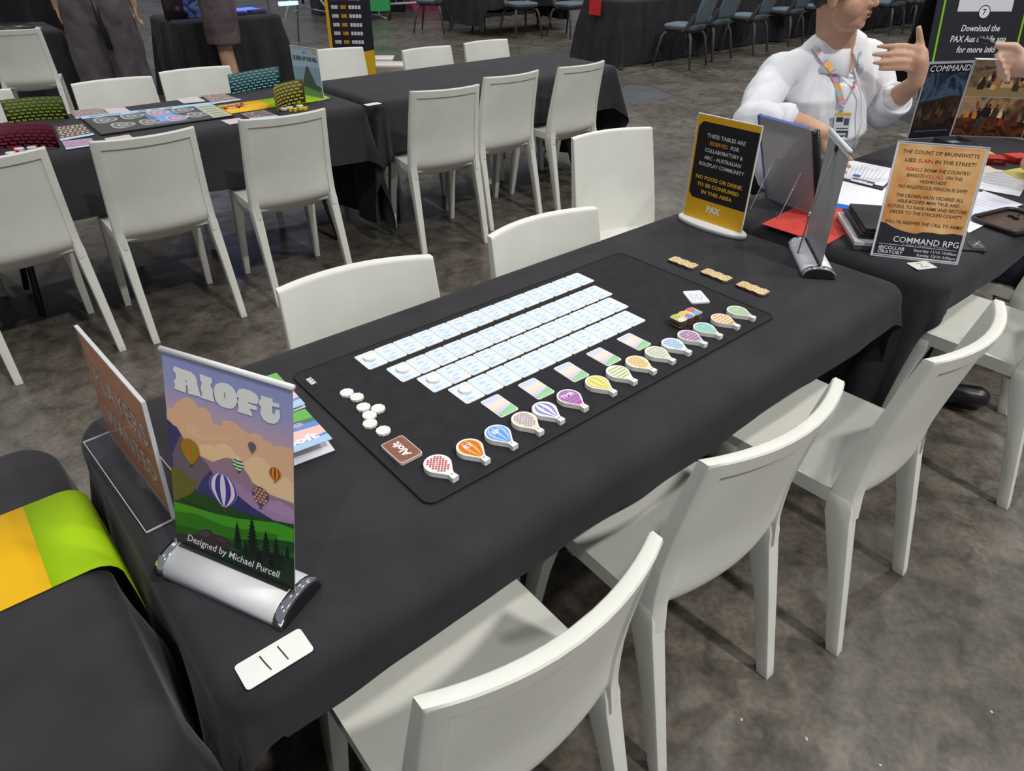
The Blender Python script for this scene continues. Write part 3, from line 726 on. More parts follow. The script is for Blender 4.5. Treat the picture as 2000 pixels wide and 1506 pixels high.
    pballoon(g, .0935, .142, .084, .0245, '#ecebf3', '#4f35a8', 'v', None)
    pballoon(g, .157, .143, .110, .0135, '#5a3f96', '#e7ac3a', 'c', None)
    for ps in ([(22,276),(36,275),(51,275),(57,271),(60,266),(60,260),(62,253),(65,244),(43,243),(42.5,254),(40,254),(39,243),(19,244),(21,250),(19,255),(24,260),(23,266),(19,270)],
               [(65,276),(84,275),(86,271),(82,264),(86,259),(85,251),(88,243),(64,243),(67,249),(65,257),(68,264),(65,268)],
               [(87,259),(89,265),(92,269),(100,273),(110,274),(117,272),(122,268),(125,262),(125,254),(122,247),(117,242),(110,240),(98,240),(91,244),(88,250)],
               [(125,266),(128,271),(136,274),(147,274),(155,272),(159,268),(159,262),(156,258),(142,257.5),(142,256.5),(156,255.5),(156,250),(144,249),(147,246),(149,240),(125,240),(127,247),(125,253),(128,259),(124,261)],
               [(160,265),(163,268),(163,272),(181,272),(181,268),(191,268),(191,263),(180,262),(180,253),(183,252),(186,259),(191,260),(192,251),(188,243),(182,239),(173,238),(165,241),(161,248),(163,257),(159,259)]):
        pl(ps, '#f6f8f8', .0012)
    pl([(104,253),(106,253),(106,261),(104,261)], '#9c98bb', .0013); pl([(40,258.5),(42,258.5),(42,261),(40,261)], '#8f95c2', .0013)
    g.text('Designed by Michael Purcell', .017, P('#eef1ee'), .104, .0115, .0014, bold=.006, shear=.35, wid=.166, rot=rad(0))
    g.build('printed_panel', t)
    g = M(T); g.loft([[(x, .294+.0042*sin(q), .0036*cos(q)) for q in [2*PI*i/10 for i in range(10)]] for x in (-.002, .212)], new_mat('white_rail', (.78, .79, .80, 1), .35), True); g.build('top_rail', t)
    g = M(); g.tube([(.105, .03, .012), (.105, .03+.022, .13), (.105, .072, .30)], .0018, chrome); g.build('support_pole', t)
aloft_banner()

def far_banner():
    # seen from behind: printed side faces away from the camera
    yaw = rad(-139.5); t = thing('tabletop_banner', 'silver roll-up tabletop banner seen from its plain grey back with thin pole', 'banner', (1.838, .325, ZT+.0006), yaw)
    banner_base(t, .222, .083, .029)
    T = Matrix.Translation((.006, 0, .029)) @ LEAN(rad(-1.4))
    g = M(T); g.box(0, .210, 0, .297, -.0008, 0, greyback)
    g.poly([(.210, 0), (0, 0), (0, .297), (.210, .297)], P('#7d828a'), -.0009)
    g.build('printed_panel', t)
    g = M(T); g.loft([[(x, .297+.006*sin(q), .006*cos(q)) for q in [2*PI*i/10 for i in range(10)]] for x in (-.002, .212)], alu, True); g.box(-.001, .211, .284, .300, .0005, .0035, alu); g.build('top_rail', t)
    g = M(); g.tube([(.105, -.036, .02), (.105, -.030, .15), (.105, -.008, .305)], .0021, greyback); g.tube([(.105, -.0315, .118), (.105, -.0305, .138)], .0036, chrome)
    g.box(.098, .112, -.012, -.003, .298, .312, steel); g.build('support_pole', t)
far_banner()

def players_sign():
    t = thing('acrylic_sign_holder', 'clear acrylic table stand with a reddish brown PLAYERS WANTED sheet', 'sign', (.060, .663, ZT+.0008), -1.509)
    T = Matrix.Translation((0, 0, .004)) @ LEAN(.072)
    br = gradient('players_brown', [(0, '#ad7462'), (.5, '#bd785e'), (1, '#cb8c70')], 0, .21)
    g = M(T); g.box(.002, .298, .003, .209, -.0006, 0, br)
    for txt, u, v, w_ in (('PLAYERS', .152, .116, .235), ('WANTED', .156, .044, .225)):
        g.text(txt, .056, P('#5a3b35'), u, v, .0002, bold=.045, wid=w_+.006, space=1.08); g.text(txt, .056, P('#c9c6c2'), u, v, .0004, bold=.012, wid=w_, space=1.08)
    g.poly(circ(.045, .186, .004, 10, .010), P('#e8c9a8'), .0005)
    g.build('printed_sheet', t)
    g = M(T); g.box(0, .300, 0, .212, .0012, .003, acryl); g.box(0, .300, 0, .212, -.003, -.0012, acryl); g.build('clear_sleeve', t)
    g = M(T); g.box(0, .300, .2105, .2135, -.003, .003, acedge); g.box(.2985, .3015, 0, .2135, -.003, .003, acedge); g.build('sleeve_rim', t)
    g = M(); g.box(0, .300, -.042, .042, 0, .0025, acryl)
    for y in (-.042, .041): g.box(0, .300, y, y+.001, 0, .003, acedge)
    for x in (0, .299): g.box(x, x+.001, -.042, .042, 0, .003, acedge)
    g.tube([(0, .003, .004), (.300, .003, .004)], .003, acedge); g.build('foot_plate', t)
players_sign()

def brochure(loc, rz, lab, fold=.035):
    g = M(); w_, h_ = .148, .105
    g.box(-w_/2, w_/2, -h_/2, h_/2, 0, .0006, paper)
    T = Matrix.Translation((-w_/2, 0, .001)) @ Matrix.Rotation(-fold, 4, 'Y') @ Matrix.Translation((w_/2, 0, 0))
    g.box(-w_/2, w_/2, -h_/2, h_/2, 0, .0005, paper, T)
    def pl(pts, c_, z): g.poly([(x*w_-w_/2, y*h_-h_/2) for x, y in pts], P(c_), .0006+z, T)
    pl([(0, 0), (1, 0), (1, 1), (0, 1)], '#6b8fd6', .0001)
    pl([(0, 0), (.30, 0), (.26, .5), (.30, 1), (0, 1)], '#6fb35a', .0002); pl([(.30, 0), (.4, 0), (.36, .5), (.42, 1), (.30, 1), (.26, .5)], '#4f7f6a', .0002)
    pl([(.55, 0), (.8, 0), (.78, .3), (.82, .6), (.78, 1), (.56, 1), (.52, .5)], '#eec6bd', .0003); pl([(.82, 0), (1, 0), (1, 1), (.84, 1), (.86, .5)], '#a9ccec', .0003)
    g.text('Aloft', .032, P('#f2f3f5'), 0, 0, .0012, T @ Matrix.Translation((.052, 0, 0)) @ Matrix.Rotation(rad(90), 4, 'Z'), bold=.05, wid=.075)
    pballoon(g, -.015, .03, .0, .010, '#ecebf3', '#5a3f96', 'v', T, .0012)
    pballoon(g, -.012, -.012, -.034, .007, '#e7b24a', '#c0622c', 'v', T, .0012)
    return tag(g.build('booklet'), lab, 'booklet', 'printed booklets by the banner', None, loc, rz)
brochure((.306, .435, ZT+.001), rad(-96), 'open folded booklet with a balloon and green hill cover, nearer one beside the mat corner', .16)
brochure((.322, .585, ZT+.001), rad(-93), 'flat booklet with green cover edge, farther one, mostly behind the banner', .04)

def pax_sign():
    t = thing('acrylic_sign_holder', 'yellow and black reserved tables sign on a white oval base', 'sign', (1.745, .686, ZT+.001), -1.562)
    g = M(); g.loft([[(.105+(.122*k)*cos(q), .004+(.040*k)*sin(q), z) for q in [2*PI*i/40 for i in range(40)]] for z, k in ((0, 1), (.010, 1), (.014, .97))], white, True)
    g.build('oval_base', t)
    T = Matrix.Translation((0, 0, .014)) @ LEAN(0)
    g = M(T); g.box(0, .211, 0, .305, -.005, 0, new_mat('sign_panel_edge', (.78, .78, .72, 1), .4)); yl = P('#e3ad1c'); bk = P('#1b1a1f')
    g.poly([(.002, .002), (.209, .002), (.209, .303), (.002, .303)], yl, .0002)
    g.poly(mm([(23,286),(208.5,286),(208.5,64),(23,64),(9,78),(9,271)]), bk, .0004)
    wt = P('#dcdcdc')
    for txt, v, w_, c_, bo in (('THESE TABLES ARE', .245, .128, wt, .012), ('COLLABORATORY &', .204, .128, wt, .012), ('ARC - AUSTRALIAN', .183, .125, wt, .012), ('ROLEPLAY COMMUNITY', .163, .154, wt, .012),
                               ('NO FOOD OR DRINK', .124, .163, yl, .035), ('TO BE CONSUMED', .103, .147, yl, .035), ('IN THIS AREA', .082, .108, yl, .035)):
        g.text(txt, .0150, c_, .1065, v, .0006, bold=bo, wid=w_)
    g.text('RESERVED', .0150, P('#dc9a1e'), .086, .2245, .0006, bold=.012, wid=.062); g.text('FOR', .0150, wt, .140, .2245, .0006, bold=.012, wid=.028)
    g.text('PAX', .026, P('#efe9d8'), .105, .032, .0006, bold=.06, wid=.050); g.text('AUSTRALIA', .005, P('#e9ddb5'), .105, .024, .0006, wid=.030)
    g.build('printed_panel', t)
pax_sign()

def rpg_sign():
    t = thing('acrylic_poster_stand', 'tan parchment poster about the Count of Bruinswitte with a dark band lettered COMMAND RPG', 'sign', (1.93, .163, ZT+.001), -.997)
    T = Matrix.Translation((0, 0, .003)) @ LEAN(.314)
    g = M(T); g.box(-.004, .214, -.004, .301, -.002, -.0006, new_mat('poster_margin', (.72, .74, .80, 1), .3))
    par = noisy(P('#d9a466'), '#c98c4e', '#e6bb82', 14, 6)
    g.poly([(0, 0), (.210, 0), (.210, .297), (0, .297)], par, 0)
    dk = P('#22222a'); g.poly(mm([(0,0),(210,0),(210,75),(185,77),(157,72),(135,74),(110,73),(95,67),(78,68),(55,72),(35,78),(14,88),(0,90)]), dk, .0002)
    ink = P('#2b2019'); red = P('#b5382a')
    for txt, v, w_, c_, u in (('THE COUNT OF BRUINSWITTE', .2735, .186, ink, .105), ('LIES', .252, .027, ink, .0365), ('SLAIN', .252, .036, red, .073), ('IN THE STREET!', .252, .098, ink, .146),
                              ('REBELS', .2295, .040, red, .051), ('ROAM THE COUNTRY!', .2295, .110, ink, .131), ('BANDITS', .214, .042, ink, .058), ('KILL ALL', .214, .044, red, .105), ('ON THE', .214, .040, ink, .152),
                              ('HIGHROADS!', .200, .064, ink, .105), ('NO RIGHTEOUS PERSON IS SAFE!', .184, .168, ink, .107), ('THE CROWN HATH ORDERED ALL', .1600, .166, ink, .105), ('ABLE-BODIED MEN TRUE AND', .1455, .154, ink, .105),
                              ('DUTIFUL TO RAISE ARMS AND RESTORE', .1305, .196, ink, .106), ('ORDER TO THE STRICKEN COUNTY', .1160, .180, ink, .106), ('WILL YE ANSWER THE CALL TO ARMS?', .0895, .194, ink, .107)):
        g.text(txt, .0135 if v > .24 else .0125, c_, u, v, .0003, bold=.01, wid=w_)
    wt = P('#e4e6ea')
    g.text('COMMAND RPG', .0225, wt, .124, .0400, .0004, wid=.164, bold=.004); g.text('a new historical TTRPG', .0055, P('#b9bcc4'), .124, .0345, .0004, wid=.11)
    g.poly([(.008, .0315), (.205, .0315), (.205, .0325), (.008, .0325)], wt, .0004); g.poly([(.083, .0315), (.205, .0305), (.205, .0297), (.083, .0297)], dk, .0004)
    g.text('@COLLAB', .0125, wt, .043, .0185, .0004, wid=.066, bold=.01); g.text('ORATORY', .0125, wt, .042, .0070, .0004, wid=.064, bold=.01)
    g.text('Saturday 11/10 10:00am', .0105, wt, .153, .0195, .0004, wid=.106); g.text('Sunday 12/10 3:00pm', .0105, wt, .158, .0075, .0004, wid=.096)
    g.build('printed_sheet', t)
    g = M(T); g.box(-.005, .215, .301, .303, -.003, .002, acedge); g.box(-.006, -.004, -.004, .303, -.003, .002, acedge); g.box(.214, .216, -.004, .303, -.003, .002, acedge); g.build('clear_frame', t)
    g = M(); g.box(0, .21, -.01, .11, -.0005, .002, acryl); g.tube([(0, .002, .004), (.21, .002, .004)], .003, acedge); g.build('foot_plate', t)
rpg_sign()

# ---------------------------------------------------------------- acrylic easel holding a comb bound book
def book_on_easel():
    yaw = -1.758; a = -.40
    t = thing('comb_bound_book', 'upright clear covered rule book with blue edge and black comb spine by red cloth', 'book', (2.135, .635, ZT+.002), yaw)
    T = LEAN(a)
    cov = new_mat('clear_grey_cover', (.50, .52, .55, 1), .08, 0, .8, Alpha=.55)
    g = M(T); g.box(0, .215, 0, .30, -.001, 0, cov); g.build('clear_back_cover', t)
    g = M(T); g.box(.004, .206, .003, .295, -.010, -.0015, noisy(new_mat('page_block', (.36, .36, .40, 1), .6), '#585c68', '#8b8d97', 5, 3)); g.poly([(.085, .075), (.145, .075), (.145, .145), (.085, .145)], P('#b29f9f'), -.0012); g.build('page_block', t)
    blue = P('#3b63b4'); g = M(T); g.box(-.003, .003, 0, .302, -.010, .001, blue); g.box(0, .19, .298, .3005, -.010, -.001, blue); g.build('blue_edge', t)
    g = M(T)
    for k in range(26): g.box(.208, .224, .010+k*.0112, .018+k*.0112, -.014, .003, steel)
    g.tube([(.222, .006, -.005), (.222, .298, -.005)], .006, black); g.build('comb_spine', t)
    e = thing('acrylic_easel', 'clear bent acrylic easel in front of the upright comb bound book', 'stand', (2.03, .595, ZT+.001), -1.60)
    for x in (0, .0):
        pass
    g = M(); prof = [(0, -.045, .0), (0, .06, .20), (0, .075, .20)]
    g.loft([[(x, -.05, 0), (x, -.0475, 0), (x, .0625, .20), (x, .06, .20)] for x in (0, .105)], acryl, False, True)
    g.build('sloping_panel', e)
    g = M(); g.tube([(0, -.05, .001), (0, .06, .2), (.105, .06, .2), (.105, -.05, .001)], .0012, acedge, 5); g.build('panel_edge', e)
book_on_easel()

# ---------------------------------------------------------------- things on the right table
ZR = .7465
def flat(name, pts, z0, th, mat, label, cat, group=None, art=None):
    cx = sum(p_[0] for p_ in pts)/len(pts); cy = sum(p_[1] for p_ in pts)/len(pts)
    g = M(); loc = [(x-cx, y-cy) for x, y in pts]; g.prism(loc, 0, th, mat)
    if art: art(g, th+.0002, loc)
    return tag(g.build(name), label, cat, group, None, (cx, cy, z0), 0)
def lines_art(n, col='#8e93a5', f0=.15, f1=.85):
    def a(g, z, q):
        for k in range(n):
            t = lerp(f0, f1, k/(n-1)); A = [lerp(q[0][i], q[3][i], t) for i in (0, 1)]; B = [lerp(q[1][i], q[2][i], t) for i in (0, 1)]
            s_, e_ = .12, random.Random(k).uniform(.7, .9)
            p0 = [lerp(A[i], B[i], s_) for i in (0, 1)]; p1 = [lerp(A[i], B[i], e_) for i in (0, 1)]
            dx, dy = (q[3][0]-q[0][0]), (q[3][1]-q[0][1]); l_ = math.hypot(dx, dy); dx, dy = dx/l_*.0009, dy/l_*.0009
            g.poly([(p0[0]-dx, p0[1]-dy), (p1[0]-dx, p1[1]-dy), (p1[0]+dx, p1[1]+dy), (p0[0]+dx, p0[1]+dy)], P(col), z)
    return a
redm = noisy(new_mat('red_cloth', (.62, .07, .05, 1), .85), '#c23a32', '#cf443a', 8, 3); bluem = new_mat('blue_cloth', '#1b62cf', .85)
flat('cloth_runner', [(1.899, .285), (1.899, .50), (2.12, .515), (2.22, .46), (2.22, .30)], ZR, .001, redm, 'bright red end of the runner under the comb bound book', 'runner')
flat('cloth_runner', [(2.221, .30), (2.221, .462), (2.35, .47), (2.46, .40), (2.46, .25)], ZR, .001, bluem, 'bright blue part of the runner between red cloth and white papers', 'runner')
flat('paper_sheet', [(2.31, .29), (2.25, .475), (2.60, .60), (2.66, .36)], ZR+.0015, .0008, paper, 'large blank white sheet left of the parchment poster', 'paper', 'papers on the right table')
def clip_art(g, z, q): lines_art(9, '#a3a8ba', .35, .88)(g, z, q); g.box(q[0][0]+.035, q[0][0]+.048, q[0][1]+.025, q[0][1]+.05, z, z+.0003, P('#3d57b0'))
cb = thing('clipboard', 'dark clipboard with a printed white page and metal clip, behind the poster', 'clipboard', (0, 0, ZR+.003))
g = M(); g.prism([(2.505, .410), (2.505, .575), (2.765, .680), (2.80, .475)], 0, .003, black); g.build('board', cb)
g = M(); q = [(2.545, .425), (2.525, .575), (2.765, .675), (2.785, .48)]; g.prism(q, .0032, .004, paper); lines_art(10, '#9aa0b5', .2, .9)(g, .0043, [q[1], q[2], q[3], q[0]][::-1]); g.prism([(2.575, .530), (2.570, .555), (2.600, .562), (2.605, .538)], .0041, .0045, P('#3d57b0')); g.build('page', cb)
g = M(); g.box(2.512, 2.535, .45, .53, .003, .012, chrome); g.tube([(2.515, .462, .012), (2.50, .49, .018), (2.515, .518, .012)], .0018, chrome); g.build('clip', cb)
flat('paper_sheet', [(2.32, .055), (2.42, .300), (2.75, .30), (2.69, .04)], ZR+.001, .0012, paper, 'white sheet right of the parchment poster, edge nearest us', 'paper', 'papers on the right table')
flat('paper_sheet', [(2.43, .09), (2.50, .28), (2.80, .23), (2.73, .04)], ZR+.0026, .0008, new_mat('faint_lilac_paper', (.70, .72, .82, 1), .6), 'white page with faint printed lines right of the parchment poster', 'paper', 'papers on the right table', lines_art(9, '#a9aec2'))
flat('paper_sheet', [(2.82, .08), (2.76, .36), (3.05, .42), (3.14, .14)], ZR+.001, .0008, paper, 'white character sheet at the right edge with blue handwriting', 'paper', 'papers on the right table', lines_art(5, '#3b45a8', .2, .7))
flat('paper_strip', [(2.76, .18), (2.745, .29), (2.765, .295), (2.79, .185)], ZR+.004, .001, P('#3a3b42'), 'dark grey strip across the white pages right of the poster', 'paper')
# stack of black booklets in a tray
tr = thing('storage_tray', 'grey clear edged tray beneath the black booklets, left of the parchment poster', 'tray', (1.955, .215, ZR), rad(-51))
TT = TR(-.075, -.02, 0)
g = M(); g.box(-.02, .165, -.02, .225, 0, .014, new_mat('smoky_tray', (.10, .10, .11, 1), .2)); g.box(-.022, .167, -.022, .227, .014, .024, new_mat('pale_tray_rim', (.55, .58, .60, 1), .25)); g.build('tray_body', tr)
for k in range(4):
    g = M(); g.box(0, .158, 0, .215, 0, .0055, new_mat('matt_black_cover', (.022, .022, .024, 1), .55)); 
    o = g.build('black_booklet', None, .0008); tag(o, ['black booklet at the bottom of the small black stack, in the tray', 'black booklet second from the bottom of the small black stack', 'black booklet second from the top of the small black stack', 'matt black booklet on top of the small black stack'][k], 'booklet', 'black booklets in the tray', None,
        (1.955+.004*k, .225-.003*k, ZR+.025+k*.008), rad(-51+(-1.5, 2, -1, 0)[k]))
# second clip board with metal clip (right of the poster foot)
c2 = thing('clipboard', 'small black clipboard with a shiny clip at the foot of the poster on the right', 'clipboard', (2.22, .02, ZR), rad(-50))
g = M(); g.box(-.06, .035, -.05, .16, 0, .004, black); g.build('board', c2)
g = M(); g.box(-.005, .028, -.04, .0, .004, .012, chrome); g.tube([(0, -.035, .012), (.02, -.02, .02), (.0, -.005, .012)], .002, chrome); g.build('clip', c2)
# brown dice tray at the right edge
lb = noisy(new_mat('brown_leather', (.06, .04, .03, 1), .5), '#3a2b22', '#4b382c', 20, 3)
dt = thing('dice_tray', 'dark brown leather dice tray at the right edge of the table', 'tray', (2.52, .005, ZR), rad(-14))
g = M(); g.prism(rrect(.21, .145, .03, 5), 0, .004, lb); g.build('tray_floor', dt)
g = M(); pt = rrect(.21, .145, .03, 5); g.tube([(x, y, .010) for x, y in pt+[pt[0]]], .007, new_mat('dark_leather', (.03, .022, .02, 1), .45)); g.build('tray_rim', dt)
flat('plastic_figure', [(2.545, .005), (2.552, -.004), (2.575, .012), (2.60, .008), (2.598, .018), (2.572, .024), (2.566, .034), (2.556, .030), (2.560, .018)], ZR+.005, .006, black, 'tiny black figure shaped piece lying in the brown dice tray', 'piece')
# red boxes and yellow papers
for (x, y, rz, l_, lab, tx) in ((3.185, .325, -52, .13, 'open red card box marked 00 behind the top of the poster', '00'), (3.30, .245, -30, .085, 'smaller red card box with its flap open, at the right edge', None)):
    g = M(); g.box(-l_/2, l_/2, -.035, .035, 0, .022, P('#b8281e')); g.poly([(-l_/2+.005, -.03), (l_/2-.005, -.03), (l_/2-.005, .03), (-l_/2+.005, .03)], P('#c8362a'), .0223)
    TT = Matrix.Translation((0, -.0352, .005)) @ Matrix.Rotation(rad(90), 4, 'X')
    if tx: g.text(tx, .020, P('#e8b23a'), -.02, 0, .0002, TT, bold=.02); g.text('POCKET', .008, P('#f0e8e0'), .035, .005, .0002, TT)
    g.box(l_/2-.0005, l_/2+.001, -.033, .033, .001, .021, P('#8a8a8a'))
    tag(g.build('card_box', None, .001), lab, 'box', 'red card boxes', None, (x, y, ZR), rad(rz))
flat('paper_sheet', [(3.12, .38), (3.24, .50), (3.42, .42), (3.28, .28)], ZR, .0008, P('#e0b82e'), 'yellow sheet with orange strokes behind the red box', 'paper', None, lines_art(5, '#d66a1e'))
flat('sticky_note', [(3.03, .15), (3.09, .23), (3.20, .20), (3.15, .11)], ZR+.002, .0008, P('#d9d070'), 'pale yellow note at the right edge in front of the red boxes', 'paper')
flat('paper_card', [(2.99, .27), (3.04, .33), (3.13, .29), (3.07, .22)], ZR+.002, .0008, P('#e8dcc4'), 'small cream paper slip between the white sheet and the red box', 'paper')
gb = thing('open_box', 'small grey open box lid in front of the COMMAND board', 'box', (3.36, .51, ZR), rad(-28))
g = M(); g.box(-.06, .06, -.05, .05, 0, .003, P('#8d9096'))
for a, b_, c_, d in ((-.06, .06, -.05, -.047), (-.06, .06, .047, .05), (-.06, -.057, -.05, .05), (.057, .06, -.05, .05)): g.box(a, b_, c_, d, 0, .022, P('#3a3c44'))
g.build('box_walls', gb)
# display boards
def paint(name, cols, sc, seed):
    m = new_mat(name, (.2, .15, .1, 1), .35, 0, .4); N, L, b = nodes(m); tc = N.new('ShaderNodeTexCoord'); mp = N.new('ShaderNodeMapping'); mp.inputs['Location'].default_value = (seed, seed*1.7, 0)
    L.new(tc.outputs['Object'], mp.inputs[0]); n = N.new('ShaderNodeTexNoise'); n.inputs['Scale'].default_value = sc; n.inputs['Detail'].default_value = 7; n.inputs['Distortion'].default_value = 1.2
    L.new(mp.outputs[0], n.inputs[0]); r = N.new('ShaderNodeValToRGB'); e = r.color_ramp.elements
    while len(e) < len(cols): e.new(.5)
    for k, c_ in enumerate(cols): e[k].position = .32+.36*k/(len(cols)-1); e[k].color = srgb(c_)
    L.new(n.outputs[0], r.inputs[0]); L.new(r.outputs[0], b.inputs['Base Color']); return m
def figures(g, u0, u1, v0, n_, cols, z, seed, sz=1):
    rnd = random.Random(seed)
    for k in range(n_):
        u = rnd.uniform(u0, u1); v = v0+rnd.uniform(-.02, .02)*sz; s_ = rnd.uniform(.006, .014)*sz; c_ = P(rnd.choice(cols))
        g.poly([(u-s_, v-s_*1.2), (u+s_*.8, v-s_*1.4), (u+s_, v), (u+s_*.5, v+s_*1.2), (u-s_*.2, v+s_*1.6), (u-s_*.8, v+s_*.6)], c_, z+k*.00002)
        g.poly(circ(u+s_*.1, v+s_*1.9, s_*.35, 8), c_, z+k*.00002)
def command_board():
    t = thing('display_board', 'dark poster board lettered COMMAND with a moonlit marching crowd', 'display board', (3.303, .676, ZR+.001), -.483)
    T = LEAN(.03); g = M(T); g.box(-.006, .216, -.012, .306, -.004, 0, P('#9aa0a8'))
    g.poly([(0, 0), (.21, 0), (.21, .297), (0, .297)], P('#15131c'), .0002)
    sky = paint('dark_sea_sky', ['#12151c', '#202f40', '#3c556e', '#222e3e', '#101218'], 9, 3)
    g.poly([(.004, .150), (.206, .150), (.206, .262), (.004, .262)], sky, .0004)
    g.poly([(.004, .045), (.206, .045), (.206, .165), (.15, .172), (.09, .160), (.004, .150)], paint('dark_crowd', ['#0d0a0c', '#221611', '#3a2519', '#191012'], 22, 5), .0006)
    figures(g, .015, .195, .105, 26, ['#3c2a1c', '#4d3722', '#2a1c18', '#57452f', '#1c1416'], .0008, 4)
    g.text('COMMAND', .034, P('#d9dce2'), .108, .268, .001, wid=.198, shear=.15)
    g.text('Historical Roleplaying in the Age of Reason', .008, P('#8f93a0'), .105, .026, .001, wid=.17) if False else g.poly([(.02, .028), (.19, .028), (.19, .0295), (.02, .0295)], P('#8f93a0'), .001)
    g.build('printed_panel', t)
    g = M(); g.box(0, .21, .0, .07, 0, .003, P('#9aa0a8')); g.build('foot', t)
    # painted screen, three leaves
    def leaf(w_, seed, u_off, blue):
        T2 = Matrix.Translation((0, 0, .001)) @ LEAN(.02)
        g = M(T2); g.box(0, w_, 0, .31, -.003, 0, P('#a2a4aa'))
        top = paint('battle_field_brown', ['#2a2018', '#4a3a2a', '#665640', '#746650', '#3a3026'], 11, 2)
        g.poly([(.003, .165), (w_-.001, .165), (w_-.001, .307), (.003, .307)], top, .0002)
        g.poly([(.003, .165), (w_-.001, .165), (w_-.001, .205), (.003, .200)], P('#8d7a52'), .0003)
        figures(g, .02, w_-.015, .222, 26, ['#2c1a12', '#7a2f1f', '#a8743a', '#3a2a22', '#c0a070', '#20161a'], .0005, seed, 1.1)
        g.poly([(.003, .003), (w_-.001, .003), (w_-.001, .162), (.003, .162)], paint('battle_sunset' if not blue else 'battle_blue', ['#2a1e1a', '#6e5238', '#a8845c', '#86766c', '#4a4048'] if not blue else ['#3a3a50', '#5a78b8', '#86a0cc', '#4868b8', '#30384a'], 8, 7), .0002)
        g.poly([(.003, .003), (w_-.001, .003), (w_-.001, .060), (w_*.5, .085), (.003, .075)], paint('battle_dark', ['#150c0a', '#3c1d12', '#6b3a1c', '#2a1410'], 20, 9), .0004)
        figures(g, .02, w_-.02, .080, 22, ['#1c100c', '#8c2f1c', '#c97a34', '#4a2a1c', '#d8c8a0', '#2c3a3a'], .0006, seed+9, 1.2)
        return g
    s1 = thing('painted_screen', 'folding screen with two rows of brown battle paintings beside the COMMAND board', 'display board', (3.497, .578, ZR+.001), rad(-47))
    leaf(.297, 2, 0, False).build('left_leaf', s1)
    o = leaf(.297, 8, 0, True).build('right_leaf', s1); o.location = (.297, 0, 0); o.rotation_euler = (0, 0, rad(-38))
command_board()

# ---------------------------------------------------------------- yellow and green runners
yel = P('#f2bd1e', .75, .2); grn = P('#a3cc12', .75, .2)
def runner(x_split, x_end, y0, y1, x_start, lab, drop, seed):
    def strip(xs, zs, mat, nm, par):
        g = M(); n = len(xs); vs = [(xs[i], y, zs[i]) for i in range(n) for y in (y0, y1)]+[(xs[i], y, zs[i]-.0012) for i in range(n) for y in (y0, y1)]; fs = []
        for i in range(n-1): fs += [(2*i, 2*i+2, 2*i+3, 2*i+1), (2*n+2*i+1, 2*n+2*i+3, 2*n+2*i+2, 2*n+2*i), (2*i, 2*n+2*i, 2*n+2*i+2, 2*i+2), (2*i+1, 2*i+3, 2*n+2*i+3, 2*n+2*i+1)]
        fs += [(0, 1, 2*n+1, 2*n), (2*n-2, 4*n-2, 4*n-1, 2*n-1)]
        g.add(vs, fs, mat, True); return g.build(nm, par)
    t = thing('table_runner', lab, 'runner')
    strip([x_start, x_split], [.7480, .7480], yel, 'yellow_length', t)
    if drop:
        xs = [x_split, x_end-.035]+[x_end-.035+.035*sin(rad(a)) for a in (20, 40, 60, 80, 90)]+[x_end+.004, x_end+.008]
        zs = [.7480, .7480]+[.7480-.035*(1-cos(rad(a))) for a in (20, 40, 60, 80, 90)]+[.66, .58]
    else:
        xs = [x_split, x_end-.05, x_end-.02, x_end, x_end+.012]; zs = [.7480, .7480, .752, .757, .755]
    strip(xs, zs, grn, 'green_end', t)
runner(-.095, -.010, .338, .545, -1.2, 'yellow and lime green runner on the bottom left table, folding down into the gap', True, 1)
runner(1.421, 1.715, 2.975, 3.185, .66, 'yellow and lime green runner along the upper left game table', False, 2)

# ---------------------------------------------------------------- board game on the upper left table
ZG = .7465
def screen(P0, P1, bulge, h, c0, c1, lab):
    """standing curved card screen from P0 to P1 (left to right as seen), bulge away (+) or toward us (-)"""
    P0 = Vector(P0); P1 = Vector(P1); d = P1-P0; L_ = d.length; d.normalize(); nrm = Vector((-d.y, d.x))
    def pos(s_): q = P0+d*(s_*L_)+nrm*(bulge*4*s_*(1-s_)); return q
    cx = (P0+P1)/2; g = M(); n = 16; th = .0018
    fr = []; bk = []
    for i in range(n+1):
        q = pos(i/n)-cx; t0 = (pos(min(1, i/n+.01))-pos(max(0, i/n-.01))).normalized(); nn = Vector((t0.y, -t0.x))
        fr.append((q+nn*th/2, q-nn*th/2))
    m0 = P(c0); vs = []; 
    for a, b_ in fr: vs += [(a.x, a.y, 0), (a.x, a.y, h), (b_.x, b_.y, 0), (b_.x, b_.y, h)]
    fs = []
    for i in range(n): k = 4*i; fs += [(k, k+4, k+5, k+1), (k+2, k+3, k+7, k+6), (k+1, k+5, k+7, k+3), (k, k+2, k+6, k+4)]
    fs += [(0, 1, 3, 2), (4*n, 4*n+2, 4*n+3, 4*n+1)]; g.add(vs, fs, m0, True)
    rowsN = 7; m1 = P(c1); bw = L_*1.05/9
    for r in range(rowsN):
        z0 = (r+.22)*h/rowsN; z1 = (r+.72)*h/rowsN
        for k in range(9):
            s0 = (k+.12+(r % 2)*.5)/9.6; s1 = s0+.075
            if s1 > .99: continue
            a, b_ = pos(s0)-cx, pos(s1)-cx; tt = (b_-a).normalized(); nn = Vector((tt.y, -tt.x))
            for sg in (1, -1):
                o_ = nn*sg*(th/2+.0004); q = [(a.x+o_.x, a.y+o_.y, z0), (b_.x+o_.x, b_.y+o_.y, z0-.001), (b_.x+o_.x, b_.y+o_.y, z1-.001), (a.x+o_.x, a.y+o_.y, z1)]
                g.add(q, [(0, 1, 2, 3) if sg > 0 else (3, 2, 1, 0)], m1)
    return tag(g.build('card_screen'), lab, 'game screen', 'curved brick patterned screens', None, (cx.x, cx.y, ZG+.0016), 0)
